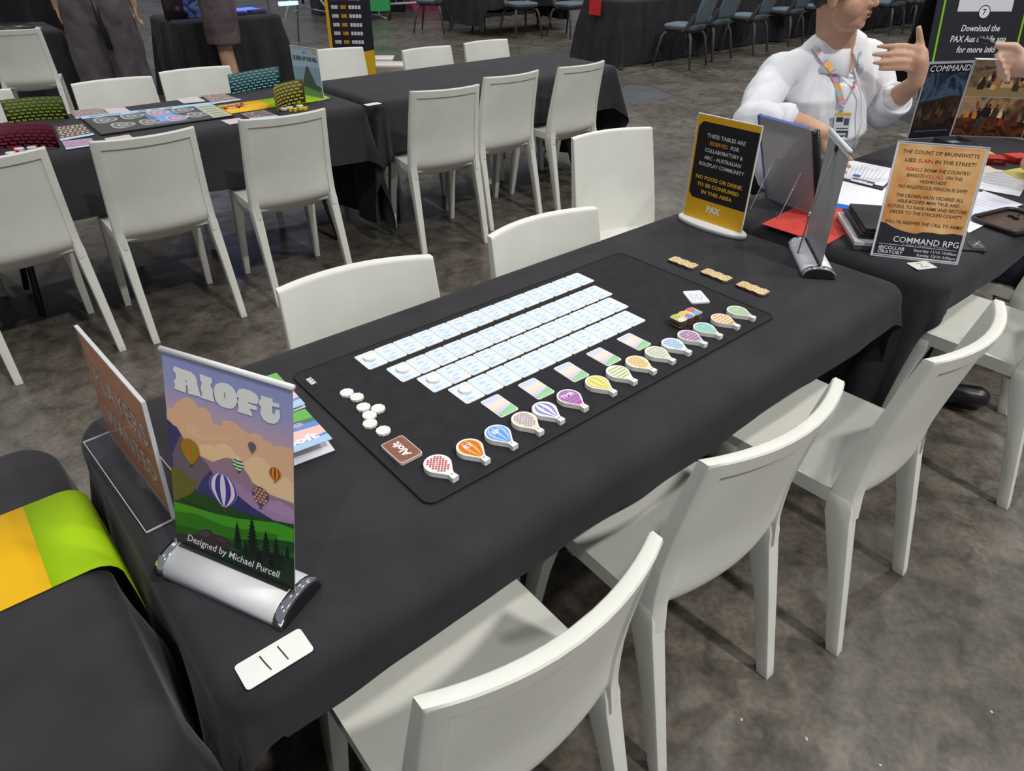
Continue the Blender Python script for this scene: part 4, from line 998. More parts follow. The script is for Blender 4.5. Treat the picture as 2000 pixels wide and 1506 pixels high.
screen((.335, 3.405), (.568, 3.335), .025, .100, '#37451a', '#8fa03c', 'curved card screen with lime green bricks, standing at the far left of the game')
screen((.150, 2.93), (.424, 2.815), .050, .095, '#4a1226', '#8c2c48', 'curved card screen with maroon bricks, standing at the left edge')
screen((1.366, 3.40), (1.690, 3.485), .014, .098, '#1c4650', '#7fb4b8', 'curved card screen with teal bricks, standing beyond the runner')
screen((1.360, 2.815), (1.592, 2.985), .050, .110, '#4d4718', '#bdb250', 'curved card screen with yellow bricks, standing by the yellow tokens')
def poster_hill():
    t = thing('acrylic_sign_holder', 'clear acrylic stand with a pale blue QUEEN OF THE HILL sheet', 'sign', (1.632, 3.165, ZG+.003), rad(-75))
    T = LEAN(.0); g = M(T @ Matrix.Translation((0, .008, 0))); w_, h_ = .205, .232
    g.box(0, w_, 0, h_, -.0008, 0, P('#a9bdd6')); g.poly([(0, 0), (w_, 0), (w_, h_*.62), (0, h_*.58)], P('#8fa9c4'), .0002)
    g.poly([(0, 0), (w_, 0), (w_, h_*.16), (w_*.6, h_*.20), (0, h_*.34)], P('#6f9a55'), .0004); g.poly([(w_*.28, h_*.2), (w_*.5, h_*.62), (w_*.58, h_*.62), (w_*.8, h_*.26), (w_, h_*.2), (w_*.9, h_*.12)], P('#4f5a58'), .0006)
    g.text('QUEEN OF THE HILL', .026, P('#3a4452'), w_/2, h_*.735, .0008, bold=.04, wid=w_*.90); g.poly(circ(w_*.86, h_*.93, .012, 14), P('#d9a93a'), .0008); g.poly(circ(w_*.5, h_*.9, .012, 10, .003), P('#5f6c7c'), .0008)
    g.build('printed_sheet', t)
    g = M(T @ Matrix.Translation((0, .008, 0))); g.box(0, w_, h_, h_+.002, -.002, .002, acedge); g.box(w_, w_+.002, 0, h_+.002, -.002, .002, acedge); g.build('clear_frame', t)
    g = M(); g.box(0, w_, -.035, .035, 0, .002, acryl); g.box(w_-.002, w_, -.04, .04, 0, .004, acedge); g.build('foot_plate', t)
poster_hill()
def boardart(g, z, q):
    def m_(u, v): a = [lerp(q[0][i], q[1][i], u) for i in (0, 1)]; b_ = [lerp(q[3][i], q[2][i], u) for i in (0, 1)]; return (lerp(a[0], b_[0], v), lerp(a[1], b_[1], v))
    def R4(u0, u1, v0, v1, c_, k=0): g.poly([m_(u0, v0), m_(u1, v0), m_(u1, v1), m_(u0, v1)], P(c_), z+k*.0002)
    R4(0, 1, .86, 1, '#a9cbe8'); R4(.01, .99, .02, .86, '#4d4a48'); R4(.84, .99, .03, .85, '#b9c1ac', 1)
    for k in range(13): R4(.06+k*.018, .07+k*.018, .91, .95, '#584a6a', 1)
    for k in range(3): R4(.42+k*.1, .48+k*.1, .90, .97, '#8c8a9a', 1)
    R4(.42, .66, .1, .8, '#5c7fae', 1); R4(.47, .62, .2, .7, '#7aa6dc', 2)
    for i, (u, v) in enumerate(((.13, .66), (.33, .70), (.53, .72), (.72, .70), (.20, .30), (.40, .28), (.60, .30), (.77, .33))):
        ca, cb_ = ('#a9b6b4', '#77706a') if i not in (2, 6) else ('#d9b9c6', '#a98f98')
        for rr_, c_, k in ((1, ca, 3), (.8, cb_, 4), (.45, ca, 5), (.25, cb_, 6)):
            g.poly([m_(u+.085*rr_*cos(t)*(1+.12*cos(3*t)), v+.15*rr_*sin(t)*(1+.12*cos(3*t))) for t in [2*PI*i_/18 for i_ in range(18)]], P(c_), z+k*.0002)
    for k in range(5): R4(.86, .97, .1+k*.15, .17+k*.15, '#8b987a', 2)
flat('game_board', [(.602, 2.915), (1.185, 2.905), (1.20, 3.262), (.612, 3.33)], ZG+.0022, .004, P('#2a2a2c'), 'long grey game board with ringed islands and a blue centre', 'game board', None, boardart)
def tileart(c1, c2):
    def a(g, z, q):
        def m_(u, v): a_ = [lerp(q[0][i], q[1][i], u) for i in (0, 1)]; b_ = [lerp(q[3][i], q[2][i], u) for i in (0, 1)]; return (lerp(a_[0], b_[0], v), lerp(a_[1], b_[1], v))
        g.poly([m_(0, 0), m_(1, 0), m_(1, .14), m_(0, .14)], P('#b5d3ec'), z)
        rnd = random.Random(len(c1)+int(q[0][0]*1000) % 7)
        for i in range(6):
            for j in range(6):
                u, v = .1+i*.155+(j % 2)*.05, .24+j*.13; c_ = c1 if rnd.random() < .5 else c2
                if u < .97: g.poly([m_(u+.06*cos(t), v+.045*sin(t)) for t in [2*PI*k/6 for k in range(6)]], P(c_), z+.0002)
    return a
flat('player_board', [(.592, 3.315), (.742, 3.300), (.736, 3.488), (.606, 3.510)], ZG+.0008, .0018, P('#8f7f78'), 'patterned player board under the far left corner of the game board', 'player board', 'player boards', tileart('#c9a9b6', '#a58f86'))
flat('player_board', [(1.205, 3.232), (1.356, 3.240), (1.340, 3.450), (1.230, 3.475)], ZG+.0008, .0018, P('#8f7f78'), 'patterned player board beside the teal brick screen', 'player board', 'player boards', tileart('#b9a29a', '#87776f'))
flat('player_board', [(.448, 2.925), (.585, 2.945), (.592, 3.195), (.482, 3.205)], ZG+.0008, .0018, P('#55504c'), 'player board with pink and cream shapes between the lime and maroon screens', 'player board', 'player boards', tileart('#d9a6a2', '#c6c39a'))
flat('player_board', [(.436, 2.765), (.545, 2.765), (.560, 2.895), (.450, 2.918)], ZG+.0008, .0018, P('#b98fb4'), 'pink and mauve player board beside the maroon brick screen', 'player board', 'player boards', tileart('#caa3c4', '#a6948c'))
flat('player_board', [(1.222, 2.80), (1.350, 2.775), (1.350, 2.950), (1.225, 2.940)], ZG+.0008, .0018, P('#7d6f6a'), 'brown patterned player board left of the yellow brick screen', 'player board', 'player boards', tileart('#b0a19a', '#6c605c'))
for pts, lab in (([(.742, 3.305), (.834, 3.306), (.838, 3.435), (.745, 3.460)], 'pale card beyond the left end of the game board'), ([(1.094, 3.339), (1.203, 3.325), (1.205, 3.465), (1.098, 3.475)], 'pale card beyond the right end of the game board'),
                 ([(.597, 2.765), (.700, 2.768), (.700, 2.862), (.600, 2.858)], 'pale card on the near side of the board\'s left end'), ([(1.105, 2.765), (1.19, 2.765), (1.19, 2.862), (1.105, 2.868)], 'pale card on the near side of the board\'s right end')):
    flat('pale_card', pts, ZG+.0008, .001, P('#cfc3c6'), lab, 'card', 'pale reference cards')
# coloured tokens on the runner
rnd = random.Random(5); tcols = ['#c2283c', '#d98aa0', '#2a2a2c', '#7fae7a', '#d8d3c6', '#8a2a4a']
tn = ['red', 'pink', 'black', 'green', 'white', 'wine red']
cp_ = []
for k in range(18):
    for _ in range(60):
        x = 1.262+rnd.uniform(-.052, .052); y = 3.095+rnd.uniform(-.034, .034)
        if all(math.hypot(x-a, y-b_) > .0165 for a, b_ in cp_): break
    cp_.append((x, y)); ci = k % 6
    g = M(); g.prism(circ(0, 0, .0075, 8), 0, .006, P(tcols[ci])); 
    tag(g.build('wooden_disc'), 'small %s disc in the pile of mixed coloured discs on the yellow runner' % tn[ci], 'game piece', '%s discs in the mixed pile on the runner' % tn[ci], None, (x, y, .7487+.0005), 0)
for k, (x, y) in enumerate(((1.438, 2.838), (1.456, 2.826), (1.470, 2.843), (1.488, 2.832), (1.504, 2.845), (1.520, 2.835), (1.505, 2.819))):
    g = M(); g.prism(circ(0, 0, .0078, 10), 0, .012, P('#e6c41c'))
    tag(g.build('yellow_piece'), ['leftmost', 'second', 'third', 'fourth', 'fifth', 'sixth', 'nearest'][k]+' yellow game piece in the row beside the yellow brick screen', 'game piece', 'yellow game pieces', None, (x, y, ZG+.0012), 0)
def tin(x, y, lab, grp, n_=2):
    t = thing('stack_of_rings', lab, 'coin stack', (x, y, ZG+.001), 0, grp)
    for k in range(n_):
        g = M(); z = k*.0052; R_ = [[(r_*cos(q), r_*sin(q), z+zz) for q in [2*PI*i/18 for i in range(18)]] for r_, zz in ((.0165, 0), (.018, .0012), (.018, .0036), (.0165, .0048))]
        g.loft(R_, alu, True, True); g.build('silver_disc', t)
    return t
for x, y, lab in ((.250, 2.800, 'stack of silver discs nearest the left edge, inside the maroon screen'), (.288, 2.848, 'stack of silver discs behind the red cube, inside the maroon screen'), (.330, 2.838, 'stack of silver discs beside the end of the maroon screen')): tin(x, y, lab, 'silver disc stacks by the maroon screen', 3)
for x, y, lab in ((1.425, 2.885, 'silver disc stack left, inside the yellow screen'), (1.462, 2.895, 'silver disc stack middle, inside the yellow screen'), (1.515, 2.895, 'silver disc stack right, inside the yellow screen')): tin(x, y, lab, 'silver disc stacks by the yellow screen')
for k, (x, y) in enumerate(((.272, 2.815), (.276, 2.872))):
    g = M(); g.box(-.007, .007, -.007, .007, 0, .016, P('#c1232b')); tag(g.build('red_cube', None, .001), ['red game piece between two silver disc stacks', 'red game piece beyond the silver disc stacks'][k], 'game piece', 'red game pieces', None, (x, y, ZG+.001), .3)

# ---------------------------------------------------------------- background things
tg = flat('red_sheet', [(7.235, 6.20), (7.240, 6.20), (7.240, 6.40), (7.235, 6.40)], .56, .17, P('#c9302c'), 'small red square sheet hanging on the end of the black table at the top', 'sheet')
tg.location.x = 7.18
def a_board(name, loc, rz, w_, h_, lean, mat, label, art=None, legs=.12):
    t = thing(name, label, 'sign', loc, rz); T = Matrix.Translation((-w_/2, 0, legs)) @ LEAN(lean)
    g = M(T); g.box(0, w_, 0, h_, -.012, 0, mat)
    if art: art(g, w_, h_)
    g.build('front_panel', t)
    T2 = Matrix.Translation((-w_/2, 2*sin(lean)*h_, legs)) @ LEAN(-lean); g = M(T2); g.box(0, w_, 0, h_, -.012, 0, mat); g.build('rear_panel', t)
    for sx in (-1, 1):
        for yy, le in ((0, lean), (2*sin(lean)*h_, -lean)):
            g = M(); g.tube([(sx*(w_/2-.02), yy, legs+.02), (sx*(w_/2-.02), yy-sin(le)*legs, 0)], .012, steel); g.build('leg', t)
    return t
def appart(g, w_, h_):
    g.poly([(0, 0), (w_, 0), (w_, h_), (0, h_)], P('#24262b'), .0005)
    gr = P('#7dc51f'); pts = [(.10, h_-.05), (.085, .34), (.085, .255), (.13, .20), (.20, .20)]
    def st(a, b_, ww=.009):
        dx, dy = b_[0]-a[0], b_[1]-a[1]; l_ = math.hypot(dx, dy); nx, ny = -dy/l_*ww, dx/l_*ww
        g.poly([(a[0]-nx, a[1]-ny), (b_[0]-nx, b_[1]-ny), (b_[0]+nx, b_[1]+ny), (a[0]+nx, a[1]+ny)], gr, .001)
    st((.07, h_-.06), (.07, .27)); st((.07, .27), (.13, .22)); st((.13, .22), (.21, .22)); st((w_-.07, h_-.06), (w_-.07, .27)); st((w_-.07, .27), (w_-.13, .22)); st((.30, .18), (w_-.13, .22), .006)
    g.poly([(.20, .72), (w_-.20, .72), (w_-.20, 1.06), (.20, 1.06)], P('#d9dce2'), .001)
    g.poly(circ(w_/2, .715, .055, 24), P('#24262b'), .0014); g.poly(circ(w_/2, .715, .047, 24), P('#e4e6ea'), .0016); g.text('7', .065, P('#24262b'), w_/2, .693, .002, bold=.02)
    for i, (s_, ww) in enumerate((('Download the', .36), ('PAX Aus mobile app', .52), ('for more info', .36))): g.text(s_, .072, P('#e8eaee'), w_/2, .565-i*.085, .002, shear=.2, bold=.012, wid=ww)
a_board('advertising_board', (7.47, 1.84, 0), rad(-36), .90, 1.24, .20, P('#24262b'), 'large black board with green outline about downloading the mobile app, top right', appart, .20)
def yelart(g, w_, h_):
    g.poly([(0, 0), (w_, 0), (w_, h_), (0, h_)], P('#e0ad1a'), .0005); g.poly([(.035, .22), (w_, .30), (w_, h_), (.035, h_)], P('#22222b'), .001)
    for r in range(9):
        for c_, ww, col in ((.07, .07, '#d8dade'), (.17, .06, '#d99a20'), (.26, .13, '#d8dade')): g.text(('8AM', '10', '11-12')[int(c_*10) if c_ < .2 else 2] if False else 'IIII', .045, P(col), c_+ww/2, .36+r*.085, .002, bold=.05, wid=ww) if c_+ww < w_ else None
    g.poly([(.07, 1.18), (.15, 1.18), (.15, 1.25), (.07, 1.25)], P('#d99a20'), .002); g.poly([(.06, 1.38), (.2, 1.36), (.2, 1.47), (.06, 1.49)], P('#cfd2d8'), .002); g.poly([(.25, 1.38), (.33, 1.37), (.33, 1.56), (.25, 1.57)], P('#d8d8c8'), .002)
    g.text('INFORMATION', .06, P('#b9bcc4'), .22, 1.72, .002, bold=.03, wid=.34); g.text('ZONE', .06, P('#b9bcc4'), .13, 1.62, .002, bold=.03, wid=.15)
def standsign():
    t = thing('pull_up_sign', 'tall black and yellow timetable sign behind the empty white chairs', 'sign', (3.90, 7.22, 0), rad(-43))
    T = Matrix.Translation((0, 0, .04)) @ LEAN(.03); g = M(T); g.box(0, .50, 0, 1.95, -.006, 0, steel); yelart(g, .50, 1.95); g.build('printed_panel', t)
    g = M(); g.box(-.01, .51, -.12, .12, 0, .04, steel); g.build('base', t)
standsign()
grn2 = P('#2f9a57')
def greenart(g, w_, h_):
    g.poly([(0, 0), (w_, 0), (w_, h_), (0, h_)], grn2, .0005)
    for k in range(5): g.text('IIII', .07, P('#a9d8a0'), w_*.35, h_-.2-k*.13, .002, bold=.04, wid=.2)
a_board('advertising_board', (7.35, 12.2, 0), rad(-35), .70, 1.1, .15, grn2, 'green A frame board at the top edge beside the timetable sign', greenart, .15)
a_board('advertising_board', (10.3, 12.95, 0), rad(-35), .90, 1.1, .12, grn2, 'green A frame board at the top edge right of the crowd barrier', greenart, .15)
def barrier():
    t = thing('crowd_barrier', 'grey metal crowd barrier at the top edge', 'barrier', (8.55, 12.4, 0), rad(-10))
    g = M(); mt = alu
    g.tube([(-1.1, 0, .22), (1.1, 0, .22)], .02, mt); g.tube([(-1.1, 0, 1.05), (1.1, 0, 1.05)], .02, mt)
    for k in range(15): x = -1.1+2.2*k/14; g.tube([(x, 0, .22), (x, 0, 1.05)], .009 if 0 < k < 14 else .02, mt, 6)
    g.build('railing', t)
    for x in (-.85, .85): g = M(); g.tube([(x, 0, .25), (x, -.02, .03), (x, -.35, .015)], .017, mt); g.tube([(x, -.02, .03), (x, .35, .015)], .017, mt); g.build('foot', t)
barrier()
pk = noisy(new_mat('pink_print', '#c23a78', .6), '#b32e6a', '#d8578c', 5, 3)
g = M(); g.box(-.75, .75, -.3, .3, 0, .62, pk); g.text('MEGA', .3, P('#f0c0d4'), -.1, .2, .0, T=Matrix.Translation((0, -.302, 0)) @ Matrix.Rotation(rad(90), 4, 'X'), bold=.03) if False else None
g.poly(circ(.30, .42, .16, 20), P('#d8cfae'), .001, Matrix.Translation((0, -.301, 0)) @ Matrix.Rotation(rad(90), 4, 'X'))
tag(g.build('pink_counter'), 'pink printed counter behind the crowd barrier', 'counter', None, None, (9.75, 13.35, 0), rad(-12))
g = M(); g.box(-.9, .9, -.3, .3, 0, .8, black); tag(g.build('black_counter'), 'low black counter behind the left part of the crowd barrier', 'counter', None, None, (7.85, 13.55, 0), rad(-10))
def tripod():
    t = thing('tripod', 'black tripod with a camera bag and small light bar near the timetable sign', 'tripod', (4.95, 9.95, 0))
    g = M(); g.tube([(0, 0, .55), (0, 0, 1.5)], .02, steel); g.build('centre_column', t)
    for k in range(3):
        a = rad(200+120*k); g = M(); g.tube([(0, 0, .95), (.36*cos(a), .36*sin(a), .45), (.55*cos(a), .55*sin(a), 0)], [.018, .014, .012], greyback); g.tube([(0, 0, .5), (.30*cos(a), .30*sin(a), .45)], .008, greyback); g.build('leg', t)
    g = M(); g.box(-.16, .16, -.12, .12, .62, 1.05, black); g.build('bag', t, .03)
    g = M(); lm = new_mat('blue_white_led', (.5, .7, 1, 1), .3); lm.node_tree.nodes['Principled BSDF'].inputs['Emission Color'].default_value = (.5, .7, 1, 1); lm.node_tree.nodes['Principled BSDF'].inputs['Emission Strength'].default_value = 1.5
    g.box(-.42, -.14, -.14, -.10, .55, .60, lm); g.build('light_bar', t)
tripod()
for k, (x, y, l_) in enumerate(((5.15, 8.22, .30), (4.98, 7.74, .42))):
    g = M(); g.box(-l_/2, l_/2, -.16, .16, 0, .03, new_mat('white_panel', (.85, .80, .72, 1), .4)); tag(g.build('white_platform', None, .004), ['farther low white slab on the floor behind the upper white chairs', 'nearer low white slab on the floor behind the upper white chairs'][k], 'platform', 'low white slabs', None, (x, y, 0), rad(-38))
# booth: blue tabletop light as a glowing slab, game boxes, screen, cartons, drapes
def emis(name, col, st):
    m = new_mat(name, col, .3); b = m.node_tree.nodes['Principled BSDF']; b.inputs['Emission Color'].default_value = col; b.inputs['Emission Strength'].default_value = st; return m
g = M(); g.box(-.21, .21, -.13, .13, 0, .02, emis('painted_blue_light', (.06, .12, 1, 1), 1.6)); tag(g.build('blue_light_patch'), 'blue light on the booth tabletop, an added glowing slab, beside the person in shorts', 'light patch', None, None, (3.02, 7.42, .7465), rad(4))  # emissive slab added where blue light falls on the tabletop, no panel there
for k, (x, y, w_, h_, rz) in enumerate(((3.10, 7.13, .16, .035, 8), (2.93, 7.10, .10, .03, -6))):
    g = M(); g.box(-w_/2, w_/2, -.05, .05, 0, h_, P('#3c3a5c')); tag(g.build('small_box', None, .002), ['small dark box in front of the blue light patch, right one', 'small dark box in front of the blue light patch, left one'][k], 'box', None, None, (x, y, .7465), rad(rz))
art2 = paint('blue_violet_cover', ['#1c1840', '#3c2f7c', '#5f7fd0', '#8fb4ec', '#3a2a66'], 9, 4)
g = M(); g.box(-.125, .125, -.035, .035, 0, .30, art2); tag(g.build('game_box', None, .002), 'blue and violet illustrated game box standing left of the person in shorts', 'box', None, None, (2.50, 7.14, .7465), rad(-8))
g = M(); g.box(-.085, .085, -.03, .03, 0, .19, P('#2a2229')); g.box(-.087, .087, -.032, .032, .185, .193, P('#8f8fa8')); g.poly(circ(.03, .09, .022, 12), P('#7a4a5c'), .001, Matrix.Translation((0, -.031, 0)) @ Matrix.Rotation(rad(90), 4, 'X')); tag(g.build('game_box', None, .002), 'dark game box with a pale top edge at the left of the booth table', 'box', None, None, (2.29, 7.12, .7465), 0)
t = thing('display_screen', 'large blue screen on a stand behind the booth table', 'screen', (3.2, 9.0, 0), rad(12))
g = M(); g.box(-.75, .75, -.03, .03, 1.35, 2.25, black); g.build('housing', t); g = M(); g.box(-.72, .72, -.036, -.031, 1.38, 2.22, emis('screen_blue', (.25, .38, 1, 1), 1.1)); g.build('lit_screen', t)
g = M(); g.tube([(0, .02, 0), (0, .02, 1.4)], .03, steel); g.box(-.35, .35, -.25, .25, 0, .03, steel); g.build('stand', t)
card_m = noisy(new_mat('cardboard', (.30, .19, .10, 1), .8), '#7d5c3c', '#8f6c48', 8, 3)
for k, (x, y, z, s_) in enumerate(((2.12, 8.55, 0, .30), (2.13, 8.56, .305, .34))):
    g = M(); g.box(-s_/2, s_/2, -.15, .15, 0, .30 if k == 0 else .36, card_m)
    if k == 0: g.poly([(-.05, .08), (.05, .08), (.05, .17), (-.05, .17)], P('#c9c6b8'), .001, Matrix.Translation((0, -.151, 0)) @ Matrix.Rotation(rad(90), 4, 'X'))
    tag(g.build('cardboard_box', None, .003), ['cardboard box with a white label on the floor, lower of two', 'cardboard box, upper of two left of the booth table'][k], 'box', 'cardboard boxes by the booth', None, (x, y, z), rad(-20+k*6))
g = M(); g.box(-.11, .11, -.07, .07, 0, .36, paint('comic_bag', ['#1c1830', '#5a3f7a', '#a8607a', '#c9a090', '#2a3f6a'], 14, 6)); g.tube([(-.05, -.06, .36), (-.04, -.06, .43), (.04, -.06, .43), (.05, -.06, .36)], .005, black)
tag(g.build('carrier_bag'), 'colourful illustrated carrier bag on the floor beside the grey trousers', 'bag', None, None, (1.98, 8.1, 0), rad(20))
def drape(x0, x1, y, h, lab, seed, rz=0, mat=None):
    g = M(); n = int((x1-x0)*24); top = []; bot = []
    for i in range(n+1):
        x = lerp(x0, x1, i/n)-(x0+x1)/2; top.append((x, .03*sin(x*22+seed), h)); bot.append((x, .06*sin(x*22+seed)+.02*sin(x*51), .01))
    vs = top+bot+[(x, y_+.01, z) for x, y_, z in top]+[(x, y_+.01, z) for x, y_, z in bot]; m_ = n+1; fs = []
    for i in range(n): fs += [(m_+i, m_+i+1, i+1, i), (2*m_+i, 2*m_+i+1, 3*m_+i+1, 3*m_+i)]
    g.add(vs, fs, mat or new_mat('dark_drape', (.012, .012, .016, 1), .9), True)
    return tag(g.build('drape_curtain'), lab, 'curtain', 'black booth drapes', None, ((x0+x1)/2, y, 0), rz)
drape(-3.5, 1.75, 8.6, 2.4, 'black booth drape behind the person in grey trousers', 1)
drape(1.45, 2.45, 9.6, 2.4, 'black booth drape behind the cardboard boxes', 2)
for x0, x1, y, sd, lab in ((8.3, 11.5, 11.2, 5, 'black drape at the top edge behind the left grey chairs'), (9.6, 14.5, 7.6, 6, 'black drape at the top edge behind the row of grey chairs'), (14, 18.5, 7.0, 7, 'black drape at the top edge right of the person in white')): drape(x0, x1, y, 2.4, lab, sd)
# pole by the booth
g = M(); g.tube([(0, 0, 0), (0, 0, 2.4)], .025, greyback); g.prism(circ(0, 0, .2, 20), 0, .02, steel); tag(g.build('drape_pole'), 'thin grey upright pole right behind the booth table', 'pole', None, None, (3.55, 7.85, 0), 0)
# papers on the upper left table
flat('paper_sheet', [(.55, 7.05), (.95, 6.98), (1.18, 7.18), (.95, 7.50), (.6, 7.4)], .7465, .002, paper, 'white papers on the table behind the top left white chair', 'paper')
g = M(); R_ = [[(.20*k*cos(q), .15*k*sin(q), z) for q in [2*PI*i/20 for i in range(20)]] for z, k in ((0, 1), (.03, .95), (.05, .6), (.055, .1))]; g.loft(R_, black, True); tag(g.build('dark_hat'), 'dark rounded hat lying on white papers behind the top left chair', 'hat', None, None, (.92, 7.10, .749), 0)
# small scraps of litter on the floor
rnd = random.Random(9)
for k, (x, y) in enumerate(((.957, -.235), (1.03, -.355), (.87, -.40), (1.10, -.49), (.98, -.44), (.72, .05), (1.42, -.60), (1.16, -.18))):
    g = M(); n_ = rnd.randint(5, 7); g.prism([(.0045*rnd.uniform(.5, 1.2)*cos(2*PI*i/n_), .003*rnd.uniform(.6, 1.3)*sin(2*PI*i/n_)) for i in range(n_)], 0, .0008, P('#c9c7bd'))
    tag(g.build('paper_scrap'), 'tiny white scrap of paper on the concrete floor near the white chairs', 'litter', 'tiny paper scraps on the floor', None, (x, y, .0004), k)

flat('floor_patch', [(5.71, 4.26), (6.33, 4.21), (6.55, 4.82), (6.43, 4.98), (5.9, 4.8)], .0006, .0006, noisy(new_mat('faded_blue_paint', (.08, .09, .12, 1), .5), '#3f4146', '#4d5158', 3, 9), 'faded blue grey patch on the concrete beyond the right end of the empty table', 'floor patch')

# ---------------------------------------------------------------- people
def solid(g, name, parent, mat, voxel=.006, sm=6, disp=0, dsc=9, seed=0):
    """union of overlapping closed shapes -> one continuous smooth skin"""
    o = g.build('tmp')
    md = o.modifiers.new('r', 'REMESH'); md.mode = 'VOXEL'; md.voxel_size = voxel; md.use_smooth_shade = True
    ms = o.modifiers.new('s', 'SMOOTH'); ms.factor = .5; ms.iterations = sm
    dg = bpy.context.evaluated_depsgraph_get(); dg.update()
    me = bpy.data.meshes.new_from_object(o.evaluated_get(dg)); bpy.data.objects.remove(o)
    me.name = name; me.materials.clear(); me.materials.append(mat)
    for p_ in me.polygons: p_.use_smooth = True
    if disp:
        ns = [v.normal.copy() for v in me.vertices]
        for v, n_ in zip(me.vertices, ns):
            q = v.co*dsc; q.z *= .55
            a = noise.noise(q+Vector((seed, 0, 0))); b_ = noise.noise(q*2.3+Vector((0, seed, 3)))
            v.co += n_*disp*(abs(a)*2-.35+b_*.5)
    ob = bpy.data.objects.new(name, me); C.objects.link(ob)
    if parent: ob.parent = parent
    return ob
def hand(g, wr, palm_dir, across, size=.095, curls=(.2, .2, .2, .2), spread=.0, thumb=None, fl=(.068, .078, .072, .058), m_=None):
    """palm from wrist along palm_dir; fingers fan across; curl bends toward n = palm_dir x across"""
    m_ = m_ or skin
    wr = Vector(wr); d = Vector(palm_dir).normalized(); ac = Vector(across); ac = (ac-d*ac.dot(d)).normalized(); n = d.cross(ac).normalized()
    for k in range(4):
        o_ = (k-1.5)*.0195
        a = wr+ac*o_*.6+d*.005; b_ = wr+d*size*(1-.05*abs(k-1.2))+ac*o_
        g.caps([a, (a+b_)/2, b_], [.014, .0150, .0115], m_, 10)
        L_ = fl[k]; c_ = curls[k]; q = b_.copy(); ang = 0; pts = [q.copy()]; dirv = (d+ac*spread*(k-1.5)).normalized()
        for s_, f_ in ((.45, .8), (.30, 1.1), (.25, .8)):
            ang += c_*f_; dd = dirv*cos(ang)+n*sin(ang); q = q+dd*L_*s_; pts.append(q.copy())
        g.caps(pts, [.0098, .0090, .0082, .0070], m_, 10)
    if thumb:
        pts = [wr+d*.018-ac*.018]+[wr+Vector(v) for v in thumb]
        g.caps(pts, [.0150, .0125, .0105, .0085][:len(pts)], m_, 10)
def man_white():
    t = thing('person', 'seated person in a white button shirt with a lanyard, one hand raised while talking', 'person', (2.95, 1.05, 0))
    O = Vector((2.95, 1.05, 0)); V = lambda x, y, z: (x-O.x, y-O.y, z)
    SL = V(2.615, .965, 1.035); SR = V(3.02, .815, 1.085); NB = V(2.81, .865, 1.125)
    EL = V(2.405, .915, .905); ELs = V(2.43, .80, .93); WL = V(2.50, .66, .895); ER = V(3.02, .70, .905); WR = V(2.93, .572, 1.035)
    # ----- skin body
    g = M(); f = Vector((.12, -.99, -.06)).normalized(); up = Vector((-.06, -.06, 1)).normalized(); rt = f.cross(up).normalized(); up = rt.cross(f)
    hc = Vector(V(2.715, .815, 1.325))
    def H(r, fo, u): return hc+rt*r+f*fo+up*u     # r: his... rt = f x up
    HT = Matrix((( rt.x, f.x, up.x, 0), (rt.y, f.y, up.y, 0), (rt.z, f.z, up.z, 0), (0, 0, 0, 1)))
    g.ell(H(0, -.012, .035), (.080, .098, .098), skin, 20, 12, HT)
    g.ell(H(0, .022, -.035), (.070, .072, .085), skin, 20, 12, HT)
    g.ell(H(0, .030, -.082), (.064, .060, .044), skin, 16, 10, HT)       # jaw
    g.ell(H(0, .072, -.095), (.026, .020, .020), skin, 12, 8, HT)      # chin
    for sx in (-1, 1):
        g.ell(H(sx*.047, .045, -.042), (.036, .038, .044), skin, 12, 8, HT)   # cheeks
        g.ell(H(sx*.030, .080, .018), (.022, .012, .010), skin, 10, 8, HT)   # brow
    g.caps([H(0, .086, .020), H(0, .098, -.005), H(0, .108, -.026)], [.010, .011, .013], skin, 10)
    for sx in (-1, 1): g.ell(H(sx*.013, .098, -.030), (.010, .010, .008), skin, 8, 6, HT)
    g.ell(H(0, .090, -.056), (.024, .012, .008), skin, 10, 8, HT); g.ell(H(0, .088, -.069), (.022, .012, .008), skin, 10, 8, HT)
    for sx in (-1, 1):
        g.ell(H(sx*.084, -.012, -.012), (.010, .022, .034), skin, 10, 8, HT); g.ell(H(sx*.086, -.006, -.034), (.008, .012, .014), skin, 8, 6, HT)
    g.caps([Vector(NB)-Vector((0, 0, .03)), Vector(NB)+Vector((-.015, -.01, .03)), H(0, -.02, -.05)], [.078, .072, .072], skin, 16)
    g.caps([Vector(NB)-Vector((0, 0, .06)), Vector(V(2.86, .92, .95)), Vector(V(2.90, .98, .72)), Vector(V(2.95, 1.05, .55))], [.09, .12, .125, .13], skin, 16)
    g.caps([NB, SL, EL, ELs], [.05, .055, .045, .042], skin, 12); g.caps([ELs, tuple((Vector(ELs)+Vector(WL))/2), WL], [.043, .040, .029], skin, 14)
    g.caps([NB, SR, ER], [.05, .055, .045], skin, 12); g.caps([ER, tuple((Vector(ER)+Vector(WR))/2+Vector((.004, 0, 0))), WR], [.046, .042, .029], skin, 14)
    # near hand resting on the table edge, fingers down
    hand(g, WL, (.02, -.06, -.085), (.75, -.5, 0), .085, (.25, .28, .3, .3), .05, [(.03, -.03, -.02), (.055, -.045, -.045), (.062, -.05, -.07)])
    # raised hand: knuckles to viewer left, thumb up
    hand(g, WR, (-.30, .20, .95), (.55, -.1, .80), .078, (.9, .85, .8, .75), .0, None, (.001, .001, .001, .001)) if False else None
    wr = Vector(WR); pal = wr+Vector((-.028, .005, .072))
    g.caps([wr, wr+Vector((-.010, .002, .035)), pal], [.030, .034, .036], skin, 14); g.ell(pal+Vector((.002, 0, .005)), (.030, .030, .046), skin, 14, 10)
